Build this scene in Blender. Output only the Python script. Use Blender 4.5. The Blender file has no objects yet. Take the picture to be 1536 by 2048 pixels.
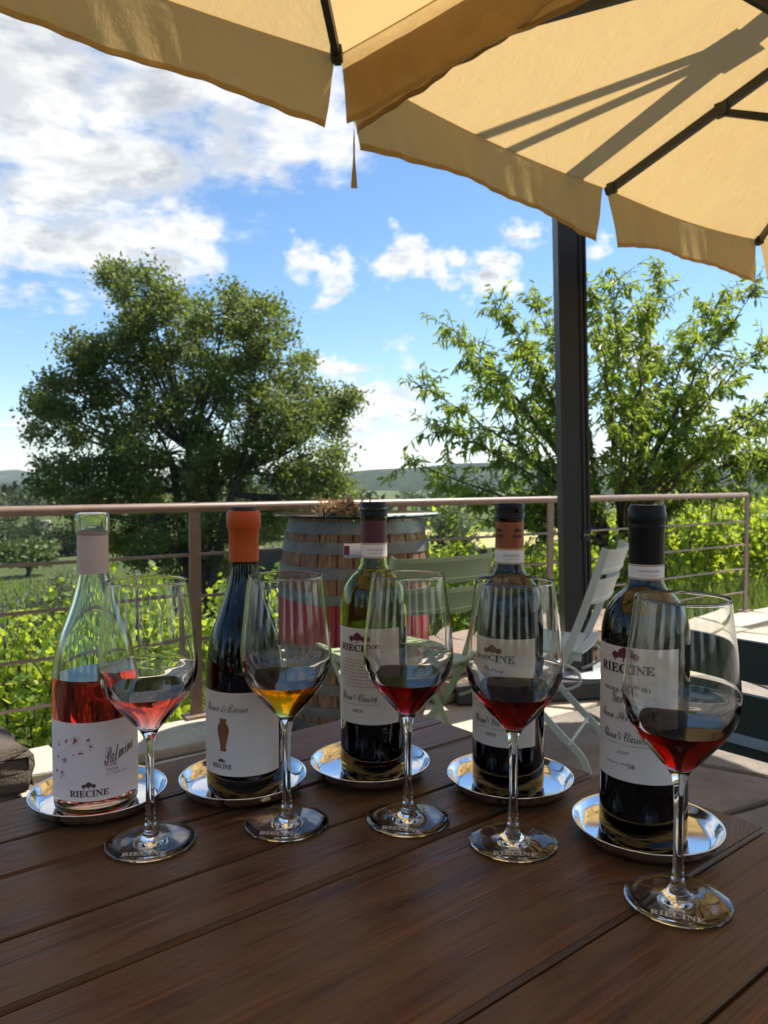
import bpy, bmesh, math, random
import numpy as np
from mathutils import Vector, Matrix
R = math.radians
random.seed(7); rng = np.random.default_rng(11)
SC = bpy.context.scene; COL = SC.collection

# ------------------------------------------------------------------ camera
cam = bpy.data.cameras.new('camera'); camo = bpy.data.objects.new('camera', cam); COL.objects.link(camo)
SC.camera = camo
cam.sensor_fit = 'VERTICAL'; cam.sensor_height = 36.0; cam.sensor_width = 27.0; cam.lens = 1539.0 / 2048.0 * 36.0
cam.clip_start = 0.02; cam.clip_end = 20000
camo.location = (0, 0, 1.09); camo.rotation_euler = (R(90 - 2.38), 0, 0)
cam.dof.use_dof = True; cam.dof.focus_distance = 0.80; cam.dof.aperture_fstop = 14.0

# ------------------------------------------------------------------ light
SUN_AZ, SUN_EL = 55.0, 56.0          # azimuth clockwise from +Y
SUN = Vector((math.sin(R(SUN_AZ)) * math.cos(R(SUN_EL)), math.cos(R(SUN_AZ)) * math.cos(R(SUN_EL)), math.sin(R(SUN_EL))))
sl = bpy.data.lights.new('sun', 'SUN'); sl.energy = 5.0; sl.angle = R(0.53); sl.color = (1.0, 0.94, 0.84)
so = bpy.data.objects.new('sun', sl); COL.objects.link(so); so.rotation_euler = SUN.to_track_quat('Z', 'Y').to_euler()
so.location = (4, 4, 8)

SC.render.engine = 'CYCLES'
SC.view_settings.view_transform = 'Standard'; SC.view_settings.look = 'None'
SC.view_settings.exposure = 0.95; SC.view_settings.gamma = 1.0; SC.view_settings.use_curve_mapping = False
cy = SC.cycles
cy.max_bounces = 20; cy.transmission_bounces = 20; cy.glossy_bounces = 6; cy.diffuse_bounces = 3; cy.transparent_max_bounces = 16
cy.volume_bounces = 1
cy.use_denoising = True; cy.use_adaptive_sampling = True; cy.adaptive_threshold = 0.02
cy.sample_clamp_indirect = 8.0; cy.blur_glossy = 0.5

def lk(nt, a, b): nt.links.new(a, b)

class G:
    """tiny node-graph helper"""
    def __init__(s, nt): s.nt = nt
    def n(s, t, **kw):
        nd = s.nt.nodes.new(t)
        for k, v in kw.items():
            if k.startswith('i_'):
                key = k[2:]
                key = int(key) if key.isdigit() else key.replace('_', ' ')
                s.set(nd.inputs[key], v)
            else: setattr(nd, k, v)
        return nd
    def set(s, inp, v):
        if hasattr(v, 'is_linked') or isinstance(v, bpy.types.NodeSocket): s.nt.links.new(v, inp)
        else:
            if inp.type == 'RGBA' and len(v) == 3: v = (*v, 1)
            inp.default_value = v
    def math(s, op, a, b=None, c=None, clamp=False):
        nd = s.nt.nodes.new('ShaderNodeMath'); nd.operation = op; nd.use_clamp = clamp
        s.set(nd.inputs[0], a)
        if b is not None: s.set(nd.inputs[1], b)
        if c is not None: s.set(nd.inputs[2], c)
        return nd.outputs[0]
    def vm(s, op, a, b=None):
        nd = s.nt.nodes.new('ShaderNodeVectorMath'); nd.operation = op
        s.set(nd.inputs[0], a)
        if b is not None: s.set(nd.inputs[1], b)
        return nd.outputs['Value'] if op in ('DISTANCE', 'LENGTH', 'DOT_PRODUCT') else nd.outputs[0]
    def noise(s, vec, scale, detail=4, rough=.55, dist=0.0):
        nd = s.nt.nodes.new('ShaderNodeTexNoise'); s.set(nd.inputs['Vector'], vec)
        nd.inputs['Scale'].default_value = scale; nd.inputs['Detail'].default_value = detail
        nd.inputs['Roughness'].default_value = rough; nd.inputs['Distortion'].default_value = dist
        return nd.outputs['Fac']
    def ramp(s, fac, stops, interp='LINEAR'):
        nd = s.nt.nodes.new('ShaderNodeValToRGB'); s.set(nd.inputs[0], fac); cr = nd.color_ramp; cr.interpolation = interp
        while len(cr.elements) < len(stops): cr.elements.new(.5)
        for e, (p, c) in zip(cr.elements, stops):
            e.position = p; e.color = (*c, 1) if len(c) == 3 else c
        return nd.outputs[0]
    def mix(s, fac, a, b, blend='MIX'):
        nd = s.nt.nodes.new('ShaderNodeMix'); nd.data_type = 'RGBA'; nd.blend_type = blend
        s.set(nd.inputs[0], fac); s.set(nd.inputs[6], a); s.set(nd.inputs[7], b)
        return nd.outputs[2]
    def rng(s, v, a, b, c=0., d=1., smooth=False):
        nd = s.nt.nodes.new('ShaderNodeMapRange'); nd.interpolation_type = 'SMOOTHSTEP' if smooth else 'LINEAR'
        s.set(nd.inputs[0], v)
        for i, x in enumerate((a, b, c, d)): s.set(nd.inputs[1 + i], x)
        return nd.outputs[0]
    def bump(s, h, strength=.5, dist=.002):
        nd = s.nt.nodes.new('ShaderNodeBump'); nd.inputs['Strength'].default_value = strength
        nd.inputs['Distance'].default_value = dist; s.set(nd.inputs['Height'], h); return nd.outputs[0]
    def scale(s, vec, v):
        nd = s.nt.nodes.new('ShaderNodeMapping'); s.set(nd.inputs[0], vec); nd.inputs['Scale'].default_value = v; return nd.outputs[0]
    def coord(s, k='Object'): return s.nt.nodes.new('ShaderNodeTexCoord').outputs[k]
    def objrand(s): return s.nt.nodes.new('ShaderNodeObjectInfo').outputs['Random']
    def island(s): return s.nt.nodes.new('ShaderNodeNewGeometry').outputs['Random Per Island']

# ------------------------------------------------------------------ world: Nishita sky with broken cumulus
def build_world():
    w = bpy.data.worlds.new('World'); SC.world = w; w.use_nodes = True
    nt = w.node_tree; nt.nodes.clear(); g = G(nt)
    sky = g.n('ShaderNodeTexSky'); sky.sky_type = 'NISHITA'; sky.sun_disc = False
    sky.sun_elevation = R(SUN_EL); sky.sun_rotation = R(SUN_AZ); sky.altitude = 450
    sky.air_density = 1.0; sky.dust_density = .25; sky.ozone_density = 3.0
    hs = g.n('ShaderNodeHueSaturation', i_Saturation=1.13, i_Value=0.97, i_Hue=0.499); lk(nt, sky.outputs[0], hs.inputs['Color'])
    d = g.vm('NORMALIZE', g.coord('Generated'))
    sp = g.n('ShaderNodeSeparateXYZ'); lk(nt, d, sp.inputs[0])
    z = g.math('MAXIMUM', sp.outputs[2], 0.0)
    # flat cloud deck seen in perspective
    den = g.math('ADD', z, 0.30)
    cb = g.n('ShaderNodeCombineXYZ'); lk(nt, g.math('DIVIDE', sp.outputs[0], den), cb.inputs[0]); lk(nt, g.math('DIVIDE', sp.outputs[1], den), cb.inputs[1])
    lk(nt, g.math('MULTIPLY', sp.outputs[2], 2.2), cb.inputs[2])
    P = cb.outputs[0]
    big = g.noise(P, 0.62, 2, .5)
    det = g.noise(P, 4.6, 7, .60, .15)
    fine = g.noise(P, 13., 4, .62)
    # local cumulus banks (direction, angular size, weight)
    def dirpx(px, py):
        a = (px - 768) / 1539.; b = (1024 - py) / 1539.; p = R(2.38)
        v = Vector((a, math.cos(p) + b * math.sin(p), -math.sin(p) + b * math.cos(p))); return v.normalized()
    banks = [(40, 60, .34, .62), (250, 200, .30, .60), (430, 250, .21, .50), (600, 250, .17, .50), (520, 150, .2, .55), (150, 430, .20, .58), (330, 470, .13, .55),
             (60, 500, .06, .34), (-200, 250, .35, .60), (625, 525, .065, .55), (670, 535, .06, .55), (820, 510, .062, .56), (875, 545, .06, .5), (930, 560, .05, .45), (990, 550, .065, .55), (1030, 565, .05, .5), (1050, 465, .06, .45),
             (690, 775, .075, .55), (800, 785, .095, .56), (730, 860, .09, .50), (1290, 700, .09, .52), (1400, 780, .10, .50), (830, 900, .06, .40), (20, 860, .06, .44),
             (1200, 500, .05, .4), (1510, 560, .07, .4), (330, 570, .08, .5), (1480, 850, .08, .42)]
    wn = g.n('ShaderNodeTexNoise'); lk(nt, d, wn.inputs['Vector']); wn.inputs['Scale'].default_value = 11.; wn.inputs['Detail'].default_value = 3.; wn.inputs['Roughness'].default_value = .6
    wn2 = g.n('ShaderNodeTexNoise'); lk(nt, d, wn2.inputs['Vector']); wn2.inputs['Scale'].default_value = 34.; wn2.inputs['Detail'].default_value = 4.; wn2.inputs['Roughness'].default_value = .65
    def amp(c, k):
        nd = g.n('ShaderNodeVectorMath'); nd.operation = 'SCALE'; lk(nt, g.vm('SUBTRACT', c, (.5, .5, .5)), nd.inputs[0]); nd.inputs['Scale'].default_value = k; return nd.outputs[0]
    dw = g.vm('ADD', g.vm('ADD', d, amp(wn.outputs['Color'], .13)), amp(wn2.outputs['Color'], .075))
    tot = None
    for px, py, rad, wt in banks:
        c = dirpx(px, py)
        dd = g.vm('DISTANCE', dw, tuple(c))
        m = g.rng(dd, rad, rad * .1, 0., wt, smooth=True)
        tot = m if tot is None else g.math('MAXIMUM', tot, m)
    # elsewhere the same broken clouds by noise alone
    infront = g.rng(g.vm('DOT_PRODUCT', d, tuple(dirpx(768, 600))), .78, .62, 0., 1., smooth=True)
    gen = g.math('MULTIPLY', g.rng(big, .44, .62, 0., .55, smooth=True), infront)
    tot = g.math('MAXIMUM', tot, gen)
    n = g.math('ADD', g.math('MULTIPLY', det, .74), g.math('MULTIPLY', fine, .26))
    dens = g.math('ADD', g.math('MULTIPLY', g.math('SUBTRACT', n, .5), 1.45), g.math('SUBTRACT', tot, .34))
    mask = g.rng(dens, -.08, .27, 0., 1., smooth=True)
    # self shading: thick parts and undersides go grey
    off = g.vm('ADD', P, (0.16, 0.02, .16))
    det2 = g.noise(off, 4.6, 4, .60, .15)
    rel = g.math('SUBTRACT', det, det2)
    lit = g.rng(rel, -.12, .09, 0., 1., smooth=True)
    thick = g.rng(dens, .10, .46, 1., .0, smooth=True)
    bright = g.math('ADD', g.math('MULTIPLY', thick, .66), g.math('MULTIPLY', lit, .58), clamp=True)
    ccol = g.ramp(bright, [(0., (1.9, 2.2, 2.65)), (.45, (3.3, 3.5, 3.8)), (.95, (5.4, 5.4, 5.35))])
    haze = g.rng(z, .0, .14, 1., 0.)
    col = g.mix(mask, hs.outputs[0], ccol)
    bg = g.n('ShaderNodeBackground'); lk(nt, col, bg.inputs[0]); bg.inputs[1].default_value = 0.10
    out = g.n('ShaderNodeOutputWorld'); lk(nt, bg.outputs[0], out.inputs[0])
    w.cycles.sampling_method = 'MANUAL'; w.cycles.sample_map_resolution = 1024
build_world()

# ------------------------------------------------------------------ materials
MATS = {}
def newmat(name):
    m = bpy.data.materials.new(name); m.use_nodes = True; m.node_tree.nodes.clear(); MATS[name] = m
    g = G(m.node_tree); g.out = g.n('ShaderNodeOutputMaterial'); return m, g
def princ(g, **kw):
    b = g.n('ShaderNodeBsdfPrincipled')
    for k, v in kw.items(): g.set(b.inputs[k.replace('_', ' ')], v)
    lk(g.nt, b.outputs[0], g.out.inputs[0]); return b
def simple(name, col, rough=.5, metal=0., var=.08, scale=30, bump=.15, bdist=.001, spec=.5, coat=0.):
    m, g = newmat(name); c = g.coord(); n = g.noise(c, scale, 5)
    colr = g.mix(g.rng(n, .3, .7), tuple(x * (1 - var) for x in col), tuple(min(1, x * (1 + var)) for x in col))
    b = princ(g, Base_Color=colr, Roughness=g.rng(n, .2, .8, max(0, rough - .08), min(1, rough + .08)), Metallic=metal)
    b.inputs['Specular IOR Level'].default_value = spec; b.inputs['Coat Weight'].default_value = coat
    if bump: lk(g.nt, g.bump(g.noise(c, scale * 3, 4), bump, bdist), b.inputs['Normal'])
    return m

def wood_table():
    m, g = newmat('table_wood'); c = g.coord(); r = g.objrand()
    cb = g.n('ShaderNodeCombineXYZ'); lk(g.nt, g.math('MULTIPLY', r, 9.), cb.inputs[0]); lk(g.nt, g.math('MULTIPLY', r, 5.), cb.inputs[1])
    v = g.vm('ADD', c, cb.outputs[0])
    # knots
    vk = g.scale(v, (2.6, 5.5, 0.0))
    vor = g.n('ShaderNodeTexVoronoi'); vor.feature = 'F1'; lk(g.nt, vk, vor.inputs['Vector']); vor.inputs['Scale'].default_value = 1.0
    kd = vor.outputs['Distance']
    kmask = g.rng(kd, .10, .035, 0., 1., smooth=True)
    warp = g.math('MULTIPLY', g.rng(kd, .45, .0, 0., 1., smooth=True), .05)
    cb2 = g.n('ShaderNodeCombineXYZ'); lk(g.nt, warp, cb2.inputs[1])
    v2 = g.vm('ADD', v, cb2.outputs[0])
    grain = g.noise(g.scale(v2, (2.6, 150., 12.)), 1.0, 5, .62, .7)
    streak = g.noise(g.scale(v2, (1.1, 42., 4.)), 1.0, 5, .65, .5)
    fineg = g.noise(g.scale(v2, (14., 420., 40.)), 1.0, 4, .6, .2)
    blotch = g.noise(g.scale(v, (2.5, 9., 1.)), 1.0, 5, .6)
    rings = g.math('SINE', g.math('MULTIPLY', kd, 240.))
    base = g.ramp(grain, [(.34, (.020, .0072, .0042)), (.455, (.058, .0195, .0098)), (.53, (.118, .040, .018)), (.65, (.220, .082, .038))])
    base = g.mix(g.rng(streak, .50, .38, 0., .6), base, (.024, .0090, .0058))
    base = g.mix(g.rng(streak, .58, .74, 0., .55), base, (.120, .040, .018))
    base = g.mix(g.rng(blotch, .45, .75, 0., .5), base, (.100, .031, .0145))
    base = g.mix(g.rng(blotch, .50, .25, 0., .5), base, (.026, .0125, .009))
    base = g.mix(g.math('MULTIPLY', g.rng(fineg, .5, .75), .35), base, (.085, .045, .028))
    base = g.mix(g.math('MULTIPLY', kmask, g.rng(rings, -1, 1, .45, .8)), base, (.022, .009, .006))
    pores = g.noise(g.scale(v2, (9., 330., 20.)), 1.0, 3, .6, .3)
    base = g.mix(g.rng(pores, .45, .36, 0., .6), base, (.010, .0045, .003))
    base = g.mix(g.math('MULTIPLY', r, .45), base, (.030, .0115, .0065))
    wear = g.noise(g.scale(v, (6., 26., 1.)), 1.0, 7, .7)
    base = g.mix(g.rng(wear, .66, .80, 0., .35), base, (.11, .085, .068))
    rough = g.rng(wear, .3, .7, .25, .48)
    pt = g.nt.nodes.new('ShaderNodeNewGeometry').outputs['Pointiness']
    base = g.mix(g.math('MULTIPLY', g.rng(pt, .515, .57), g.rng(wear, .35, .6)), base, (.105, .060, .030))
    h = g.math('ADD', g.math('MULTIPLY', grain, .7), g.math('MULTIPLY', pores, .8))
    h = g.math('SUBTRACT', h, g.math('MULTIPLY', kmask, .2))
    b = princ(g, Base_Color=base, Roughness=rough)
    b.inputs['Specular IOR Level'].default_value = .24
    lk(g.nt, g.bump(h, .85, .0019), b.inputs['Normal']); return m

def stone(name, c0, c1, scale=14., bump=.7, bd=.006, dark=(.09, .08, .065)):
    m, g = newmat(name); c = g.coord(); r = g.objrand()
    cb = g.n('ShaderNodeCombineXYZ'); lk(g.nt, g.math('MULTIPLY', r, 13.), cb.inputs[0])
    v = g.vm('ADD', c, cb.outputs[0])
    n1 = g.noise(v, scale * .35, 6, .6); n2 = g.noise(v, scale * 3, 6, .65); n3 = g.noise(v, scale * 14, 3, .6)
    col = g.mix(g.rng(n1, .3, .7), c0, c1)
    col = g.mix(g.rng(n2, .55, .75, 0., .55), col, dark)
    col = g.mix(g.rng(n3, .58, .75, 0., .35), col, tuple(min(1, x * 1.5) for x in c1))
    col = g.mix(g.math('MULTIPLY', r, .35), col, tuple(x * .6 for x in c0))
    b = princ(g, Base_Color=col, Roughness=.9)
    b.inputs['Specular IOR Level'].default_value = .25
    h = g.math('ADD', n2, g.math('MULTIPLY', n3, .35))
    lk(g.nt, g.bump(h, bump, bd), b.inputs['Normal']); return m

def leafmat(name, dark, light, trans, tfac=.45, rough=.5, young=None):
    m, g = newmat(name); i = g.island(); r = g.objrand()
    k = g.math('FRACT', g.math('ADD', i, g.math('MULTIPLY', r, .37)))
    col = g.mix(k, dark, light)
    if young: col = g.mix(g.rng(k, .82, .9), col, young)
    b = g.n('ShaderNodeBsdfPrincipled', i_Roughness=rough); lk(g.nt, col, b.inputs['Base Color'])
    b.inputs['Specular IOR Level'].default_value = .35
    t = g.n('ShaderNodeBsdfTranslucent'); lk(g.nt, g.mix(k, tuple(x * .75 for x in trans), trans), t.inputs[0])
    mx = g.n('ShaderNodeMixShader', i_0=tfac); lk(g.nt, b.outputs[0], mx.inputs[1]); lk(g.nt, t.outputs[0], mx.inputs[2])
    lk(g.nt, mx.outputs[0], g.out.inputs[0]); return m

def tintglass(name, col, ior=1.5):
    m, g = newmat(name); fr = g.n('ShaderNodeFresnel', i_IOR=ior)
    rf = g.n('ShaderNodeBsdfRefraction', i_Roughness=0.0, i_IOR=ior); g.set(rf.inputs[0], col)
    gl = g.n('ShaderNodeBsdfGlossy', i_Roughness=0.0); g.set(gl.inputs[0], (1, 1, 1))
    mx = g.n('ShaderNodeMixShader'); lk(g.nt, fr.outputs[0], mx.inputs[0]); lk(g.nt, rf.outputs[0], mx.inputs[1]); lk(g.nt, gl.outputs[0], mx.inputs[2])
    lk(g.nt, mx.outputs[0], g.out.inputs[0]); return m
def glassmat(name, col=(1, 1, 1), ior=1.5, rough=0.0, vol=None):
    m, g = newmat(name)
    b = g.n('ShaderNodeBsdfGlass', i_Roughness=rough, i_IOR=ior); g.set(b.inputs[0], col); lk(g.nt, b.outputs[0], g.out.inputs[0])
    if vol:
        D = max(vol); a = g.n('ShaderNodeVolumeAbsorption', i_Density=D); g.set(a.inputs[0], tuple(1 - x / D for x in vol))
        lk(g.nt, a.outputs[0], g.out.inputs[1])
    return m

def fabric():
    m, g = newmat('canopy_fabric'); c = g.coord()
    n = g.noise(c, 2.2, 5, .6); w1 = g.noise(g.scale(c, (40, 900, 40)), 1.0, 2); w2 = g.noise(g.scale(c, (900, 40, 40)), 1.0, 2)
    wv = g.math('ADD', w1, w2)
    col = g.mix(g.rng(n, .3, .7), (.55, .385, .175), (.61, .44, .21))
    col = g.mix(g.rng(wv, .8, 1.25, 0., .22), col, (.50, .30, .09))
    d = g.n('ShaderNodeBsdfDiffuse'); lk(g.nt, col, d.inputs[0]); bn = g.bump(g.math('ADD', g.noise(c, 4.5, 6, .62), g.math('MULTIPLY', g.noise(g.scale(c, (9, 9, 3)), 1., 4, .6, 1.2), .5)), .34, .03); lk(g.nt, bn, d.inputs['Normal'])
    t = g.n('ShaderNodeBsdfTranslucent'); lk(g.nt, g.mix(.5, col, (.60, .40, .15)), t.inputs[0]); lk(g.nt, bn, t.inputs['Normal'])
    mx = g.n('ShaderNodeMixShader', i_0=.52); lk(g.nt, d.outputs[0], mx.inputs[1]); lk(g.nt, t.outputs[0], mx.inputs[2])
    lk(g.nt, mx.outputs[0], g.out.inputs[0]); return m

def stave_wood():
    m, g = newmat('barrel_wood'); c = g.coord(); r = g.objrand()
    sp = g.n('ShaderNodeSeparateXYZ'); lk(g.nt, c, sp.inputs[0])
    cb = g.n('ShaderNodeCombineXYZ'); lk(g.nt, g.math('MULTIPLY', r, 17.), cb.inputs[0])
    v = g.vm('ADD', c, cb.outputs[0])
    gr = g.noise(g.scale(v, (70, 70, 4.)), 1., 6, .65, .4); pa = g.noise(g.scale(v, (90, 90, 9.)), 1., 6, .7, .2)
    w = g.ramp(gr, [(.3, (.07, .034, .016)), (.5, (.17, .090, .044)), (.7, (.30, .18, .095))])
    w = g.mix(g.rng(pa, .60, .72, 0., .6), w, (.45, .40, .34))
    w = g.mix(g.math('MULTIPLY', r, .4), w, (.10, .055, .03))
    red = g.mix(g.rng(gr, .3, .7), (.19, .014, .020), (.32, .032, .040))
    red = g.mix(g.rng(pa, .60, .70, 0., .75), red, (.42, .30, .28))
    zz = sp.outputs[2]
    band = g.math('MULTIPLY', g.rng(zz, .345, .350), g.rng(zz, .578, .573))
    col = g.mix(band, w, red)
    b = princ(g, Base_Color=col, Roughness=.75); lk(g.nt, g.bump(gr, .7, .004), b.inputs['Normal']); return m

def build_mats():
    wood_table()
    stone('flagstone', (.20, .172, .145), (.33, .29, .245), 16, 1., .010)
    stone('pale_stone', (.42, .37, .29), (.54, .48, .385), 9, .8, .01, (.30, .25, .17))
    stone('wall_stone', (.24, .17, .13), (.36, .28, .22), 12, .9, .012)
    stone('dark_stone', (.10, .08, .062), (.17, .14, .11), 14, 1.0, .014)
    stone('joint_earth', (.12, .10, .075), (.19, .16, .12), 20, .8, .006)
    stone('field_wall', (.10, .09, .075), (.19, .17, .14), 5., 1., .1)
    stave_wood(); fabric()
    simple('hoop_steel', (.125, .125, .118), .6, .3, .3, 18, .25, .002)
    simple('anthracite', (.020, .022, .026), .42, .0, .1, 20, .1, .0005)
    simple('rib_black', (.012, .012, .013), .45, 0., .1, 20, .0)
    simple('rail_brown', (.205, .135, .098), .42, 0., .14, 16, .2, .0006)
    simple('chair_green', (.29, .36, .20), .42, 0., .06, 14, .1, .0004)
    simple('chair_white', (.47, .53, .50), .38, 0., .05, 14, .1, .0004)
    simple('brass_knob', (.45, .33, .17), .5, 0., .2, 40, .2)
    simple('bench_green', (.008, .022, .018), .45, 0., .15, 20, .3, .0008)
    simple('plate_grey', (.42, .43, .44), .35, .6, .1, 20, .1)
    simple('concrete_base', (.032, .033, .037), .8, 0., .15, 30, .3, .002)
    simple('paper_white', (.80, .74, .69), .75, 0., .015, 200, .05, .0001, .25)
    simple('paper_pink', (.82, .74, .745), .75, 0., .015, 200, .05, .0001, .25)
    simple('ink_black', (.022, .016, .018), .7, 0., 0, 20, 0)
    simple('ink_brown', (.085, .045, .035), .7, 0., 0, 20, 0)
    simple('ink_grey', (.22, .18, .17), .7, 0., 0, 20, 0)
    simple('ink_wine', (.17, .022, .05), .7, 0., 0, 20, 0)
    simple('ink_rose', (.36, .07, .10), .7, 0., 0, 20, 0)
    simple('ink_pale_rose', (.62, .42, .45), .7, 0., 0, 20, 0)
    simple('ink_terracotta', (.26, .085, .035), .7, 0., .3, 60, 0)
    simple('ink_gold', (.42, .28, .09), .5, 0., 0, 20, 0)
    simple('capsule_beige', (.52, .40, .37), .45, 0., .03, 60, .05)
    simple('capsule_orange', (.46, .070, .004), .45, 0., .06, 30, .15, .0006, .35)
    simple('capsule_burgundy', (.085, .010, .022), .4, 0., .05, 60, .05)
    simple('capsule_copper', (.28, .075, .022), .42, .3, .06, 60, .05)
    simple('capsule_black', (.005, .005, .006), .34, 0., .1, 40, .1, .0006, .22)
    simple('cork_black', (.012, .011, .011), .5, 0., .1, 40, .1)
    m, g = newmat('steel_tray'); c = g.coord()
    b = princ(g, Base_Color=(.80, .80, .80), Metallic=1., Roughness=g.rng(g.noise(c, 60, 4), .3, .7, .07, .14))
    lk(g.nt, g.bump(g.noise(c, 9, 3), .08, .003), b.inputs['Normal'])
    glassmat('clear_glass', (.985, .99, .985), 1.5)
    glassmat('bottle_clear', (.955, .985, .955), 1.5)
    tintglass('bottle_olive', (.62, .63, .17), 1.5)
    tintglass('bottle_brown_green', (.30, .27, .085), 1.5)
    tintglass('bottle_dark', (.15, .14, .08), 1.5)
    glassmat('table_glass', (.90, .98, .96), 1.5, 0., (20, 4, 7))
    VW = dict(rose=(4.5, 45, 54), amber=(4, 30, 150), red=(34, 230, 190), deep=(150, 420, 420))
    for k, v in VW.items():
        glassmat('wine_' + k, (1, 1, 1), 1.345, 0., v); glassmat('wine_side_' + k, (1, 1, 1), 1.345 / 1.5, 0., v)
    m, g = newmat('etched'); d = g.n('ShaderNodeBsdfDiffuse'); g.set(d.inputs[0], (.75, .73, .70)); t = g.n('ShaderNodeBsdfTransparent')
    mx = g.n('ShaderNodeMixShader', i_0=.62); lk(g.nt, t.outputs[0], mx.inputs[1]); lk(g.nt, d.outputs[0], mx.inputs[2]); lk(g.nt, mx.outputs[0], g.out.inputs[0])
    leafmat('oak_leaf', (.036, .056, .014), (.130, .168, .042), (.31, .39, .06), .35, .5)
    leafmat('peach_leaf', (.065, .115, .020), (.185, .27, .055), (.48, .60, .07), .48, .42)
    leafmat('vine_leaf', (.055, .115, .014), (.21, .31, .032), (.60, .72, .05), .52, .5, (.36, .42, .055))
    leafmat('olive_leaf', (.10, .125, .065), (.23, .26, .15), (.25, .30, .13), .25, .55)
    leafmat('far_leaf', (.020, .038, .012), (.065, .095, .030), (.10, .14, .03), .25, .6)
    leafmat('far_light_leaf', (.055, .085, .022), (.13, .17, .05), (.18, .24, .05), .25, .6)
    leafmat('cypress_leaf', (.008, .018, .008), (.022, .038, .014), (.03, .05, .012), .1, .6)
    leafmat('grass_blade', (.06, .11, .016), (.17, .24, .045), (.30, .40, .06), .40, .5, (.34, .32, .12))
    leafmat('dry_leaf', (.20, .10, .05), (.52, .36, .19), (.40, .26, .12), .2, .6)
    leafmat('poppy', (.45, .05, .02), (.62, .12, .04), (.6, .1, .03), .3, .6)
    simple('oak_bark', (.060, .050, .038), .9, 0., .3, 12, .8, .03)
    simple('peach_bark', (.085, .058, .042), .85, 0., .3, 25, .7, .012)
    simple('vine_bark', (.075, .055, .038), .9, 0., .3, 40, .7, .006)
    simple('stake', (.055, .048, .042), .7, 0., .2, 30, .3)
    simple('house_wall', (.55, .48, .38), .85, 0., .1, .5, 0)
    simple('house_roof', (.34, .13, .08), .85, 0., .2, 2., 0)
    simple('house_window', (.03, .03, .03), .4, 0., .1, 2., 0)
    # ground
    m, g = newmat('ground'); c = g.coord()
    n1 = g.noise(c, .035, 6, .6); n2 = g.noise(c, .6, 6, .65); n3 = g.noise(c, 9., 5, .7)
    col = g.ramp(n1, [(.30, (.055, .085, .022)), (.5, (.085, .115, .032)), (.62, (.12, .14, .045)), (.75, (.19, .17, .075))])
    col = g.mix(g.rng(n2, .45, .75, 0., .6), col, (.10, .125, .045)); col = g.mix(g.rng(n3, .5, .8, 0., .5), col, (.035, .055, .016))
    b = princ(g, Base_Color=col, Roughness=.95); b.inputs['Specular IOR Level'].default_value = .15
    lk(g.nt, g.bump(g.math('ADD', n2, n3), 1., .25), b.inputs['Normal'])
    m, g = newmat('hill_forest'); c = g.coord()
    n1 = g.noise(c, .0045, 5, .6); n2 = g.noise(c, .05, 6, .7); n3 = g.noise(c, .16, 4, .7)
    col = g.mix(g.rng(n2, .35, .65), (.014, .030, .013), (.050, .078, .028))
    col = g.mix(g.rng(n1, .60, .66, 0., .85), col, (.16, .18, .07))
    b = princ(g, Base_Color=col, Roughness=1.); b.inputs['Specular IOR Level'].default_value = 0.
    lk(g.nt, g.bump(g.math('ADD', n2, n3), 1., 9.), b.inputs['Normal'])
    m, g = newmat('wheat'); c = g.coord(); n = g.noise(g.scale(c, (.3, .05, 1)), 1., 5, .6)
    princ(g, Base_Color=g.mix(n, (.34, .28, .085), (.45, .40, .16)), Roughness=.95)
build_mats()

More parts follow.
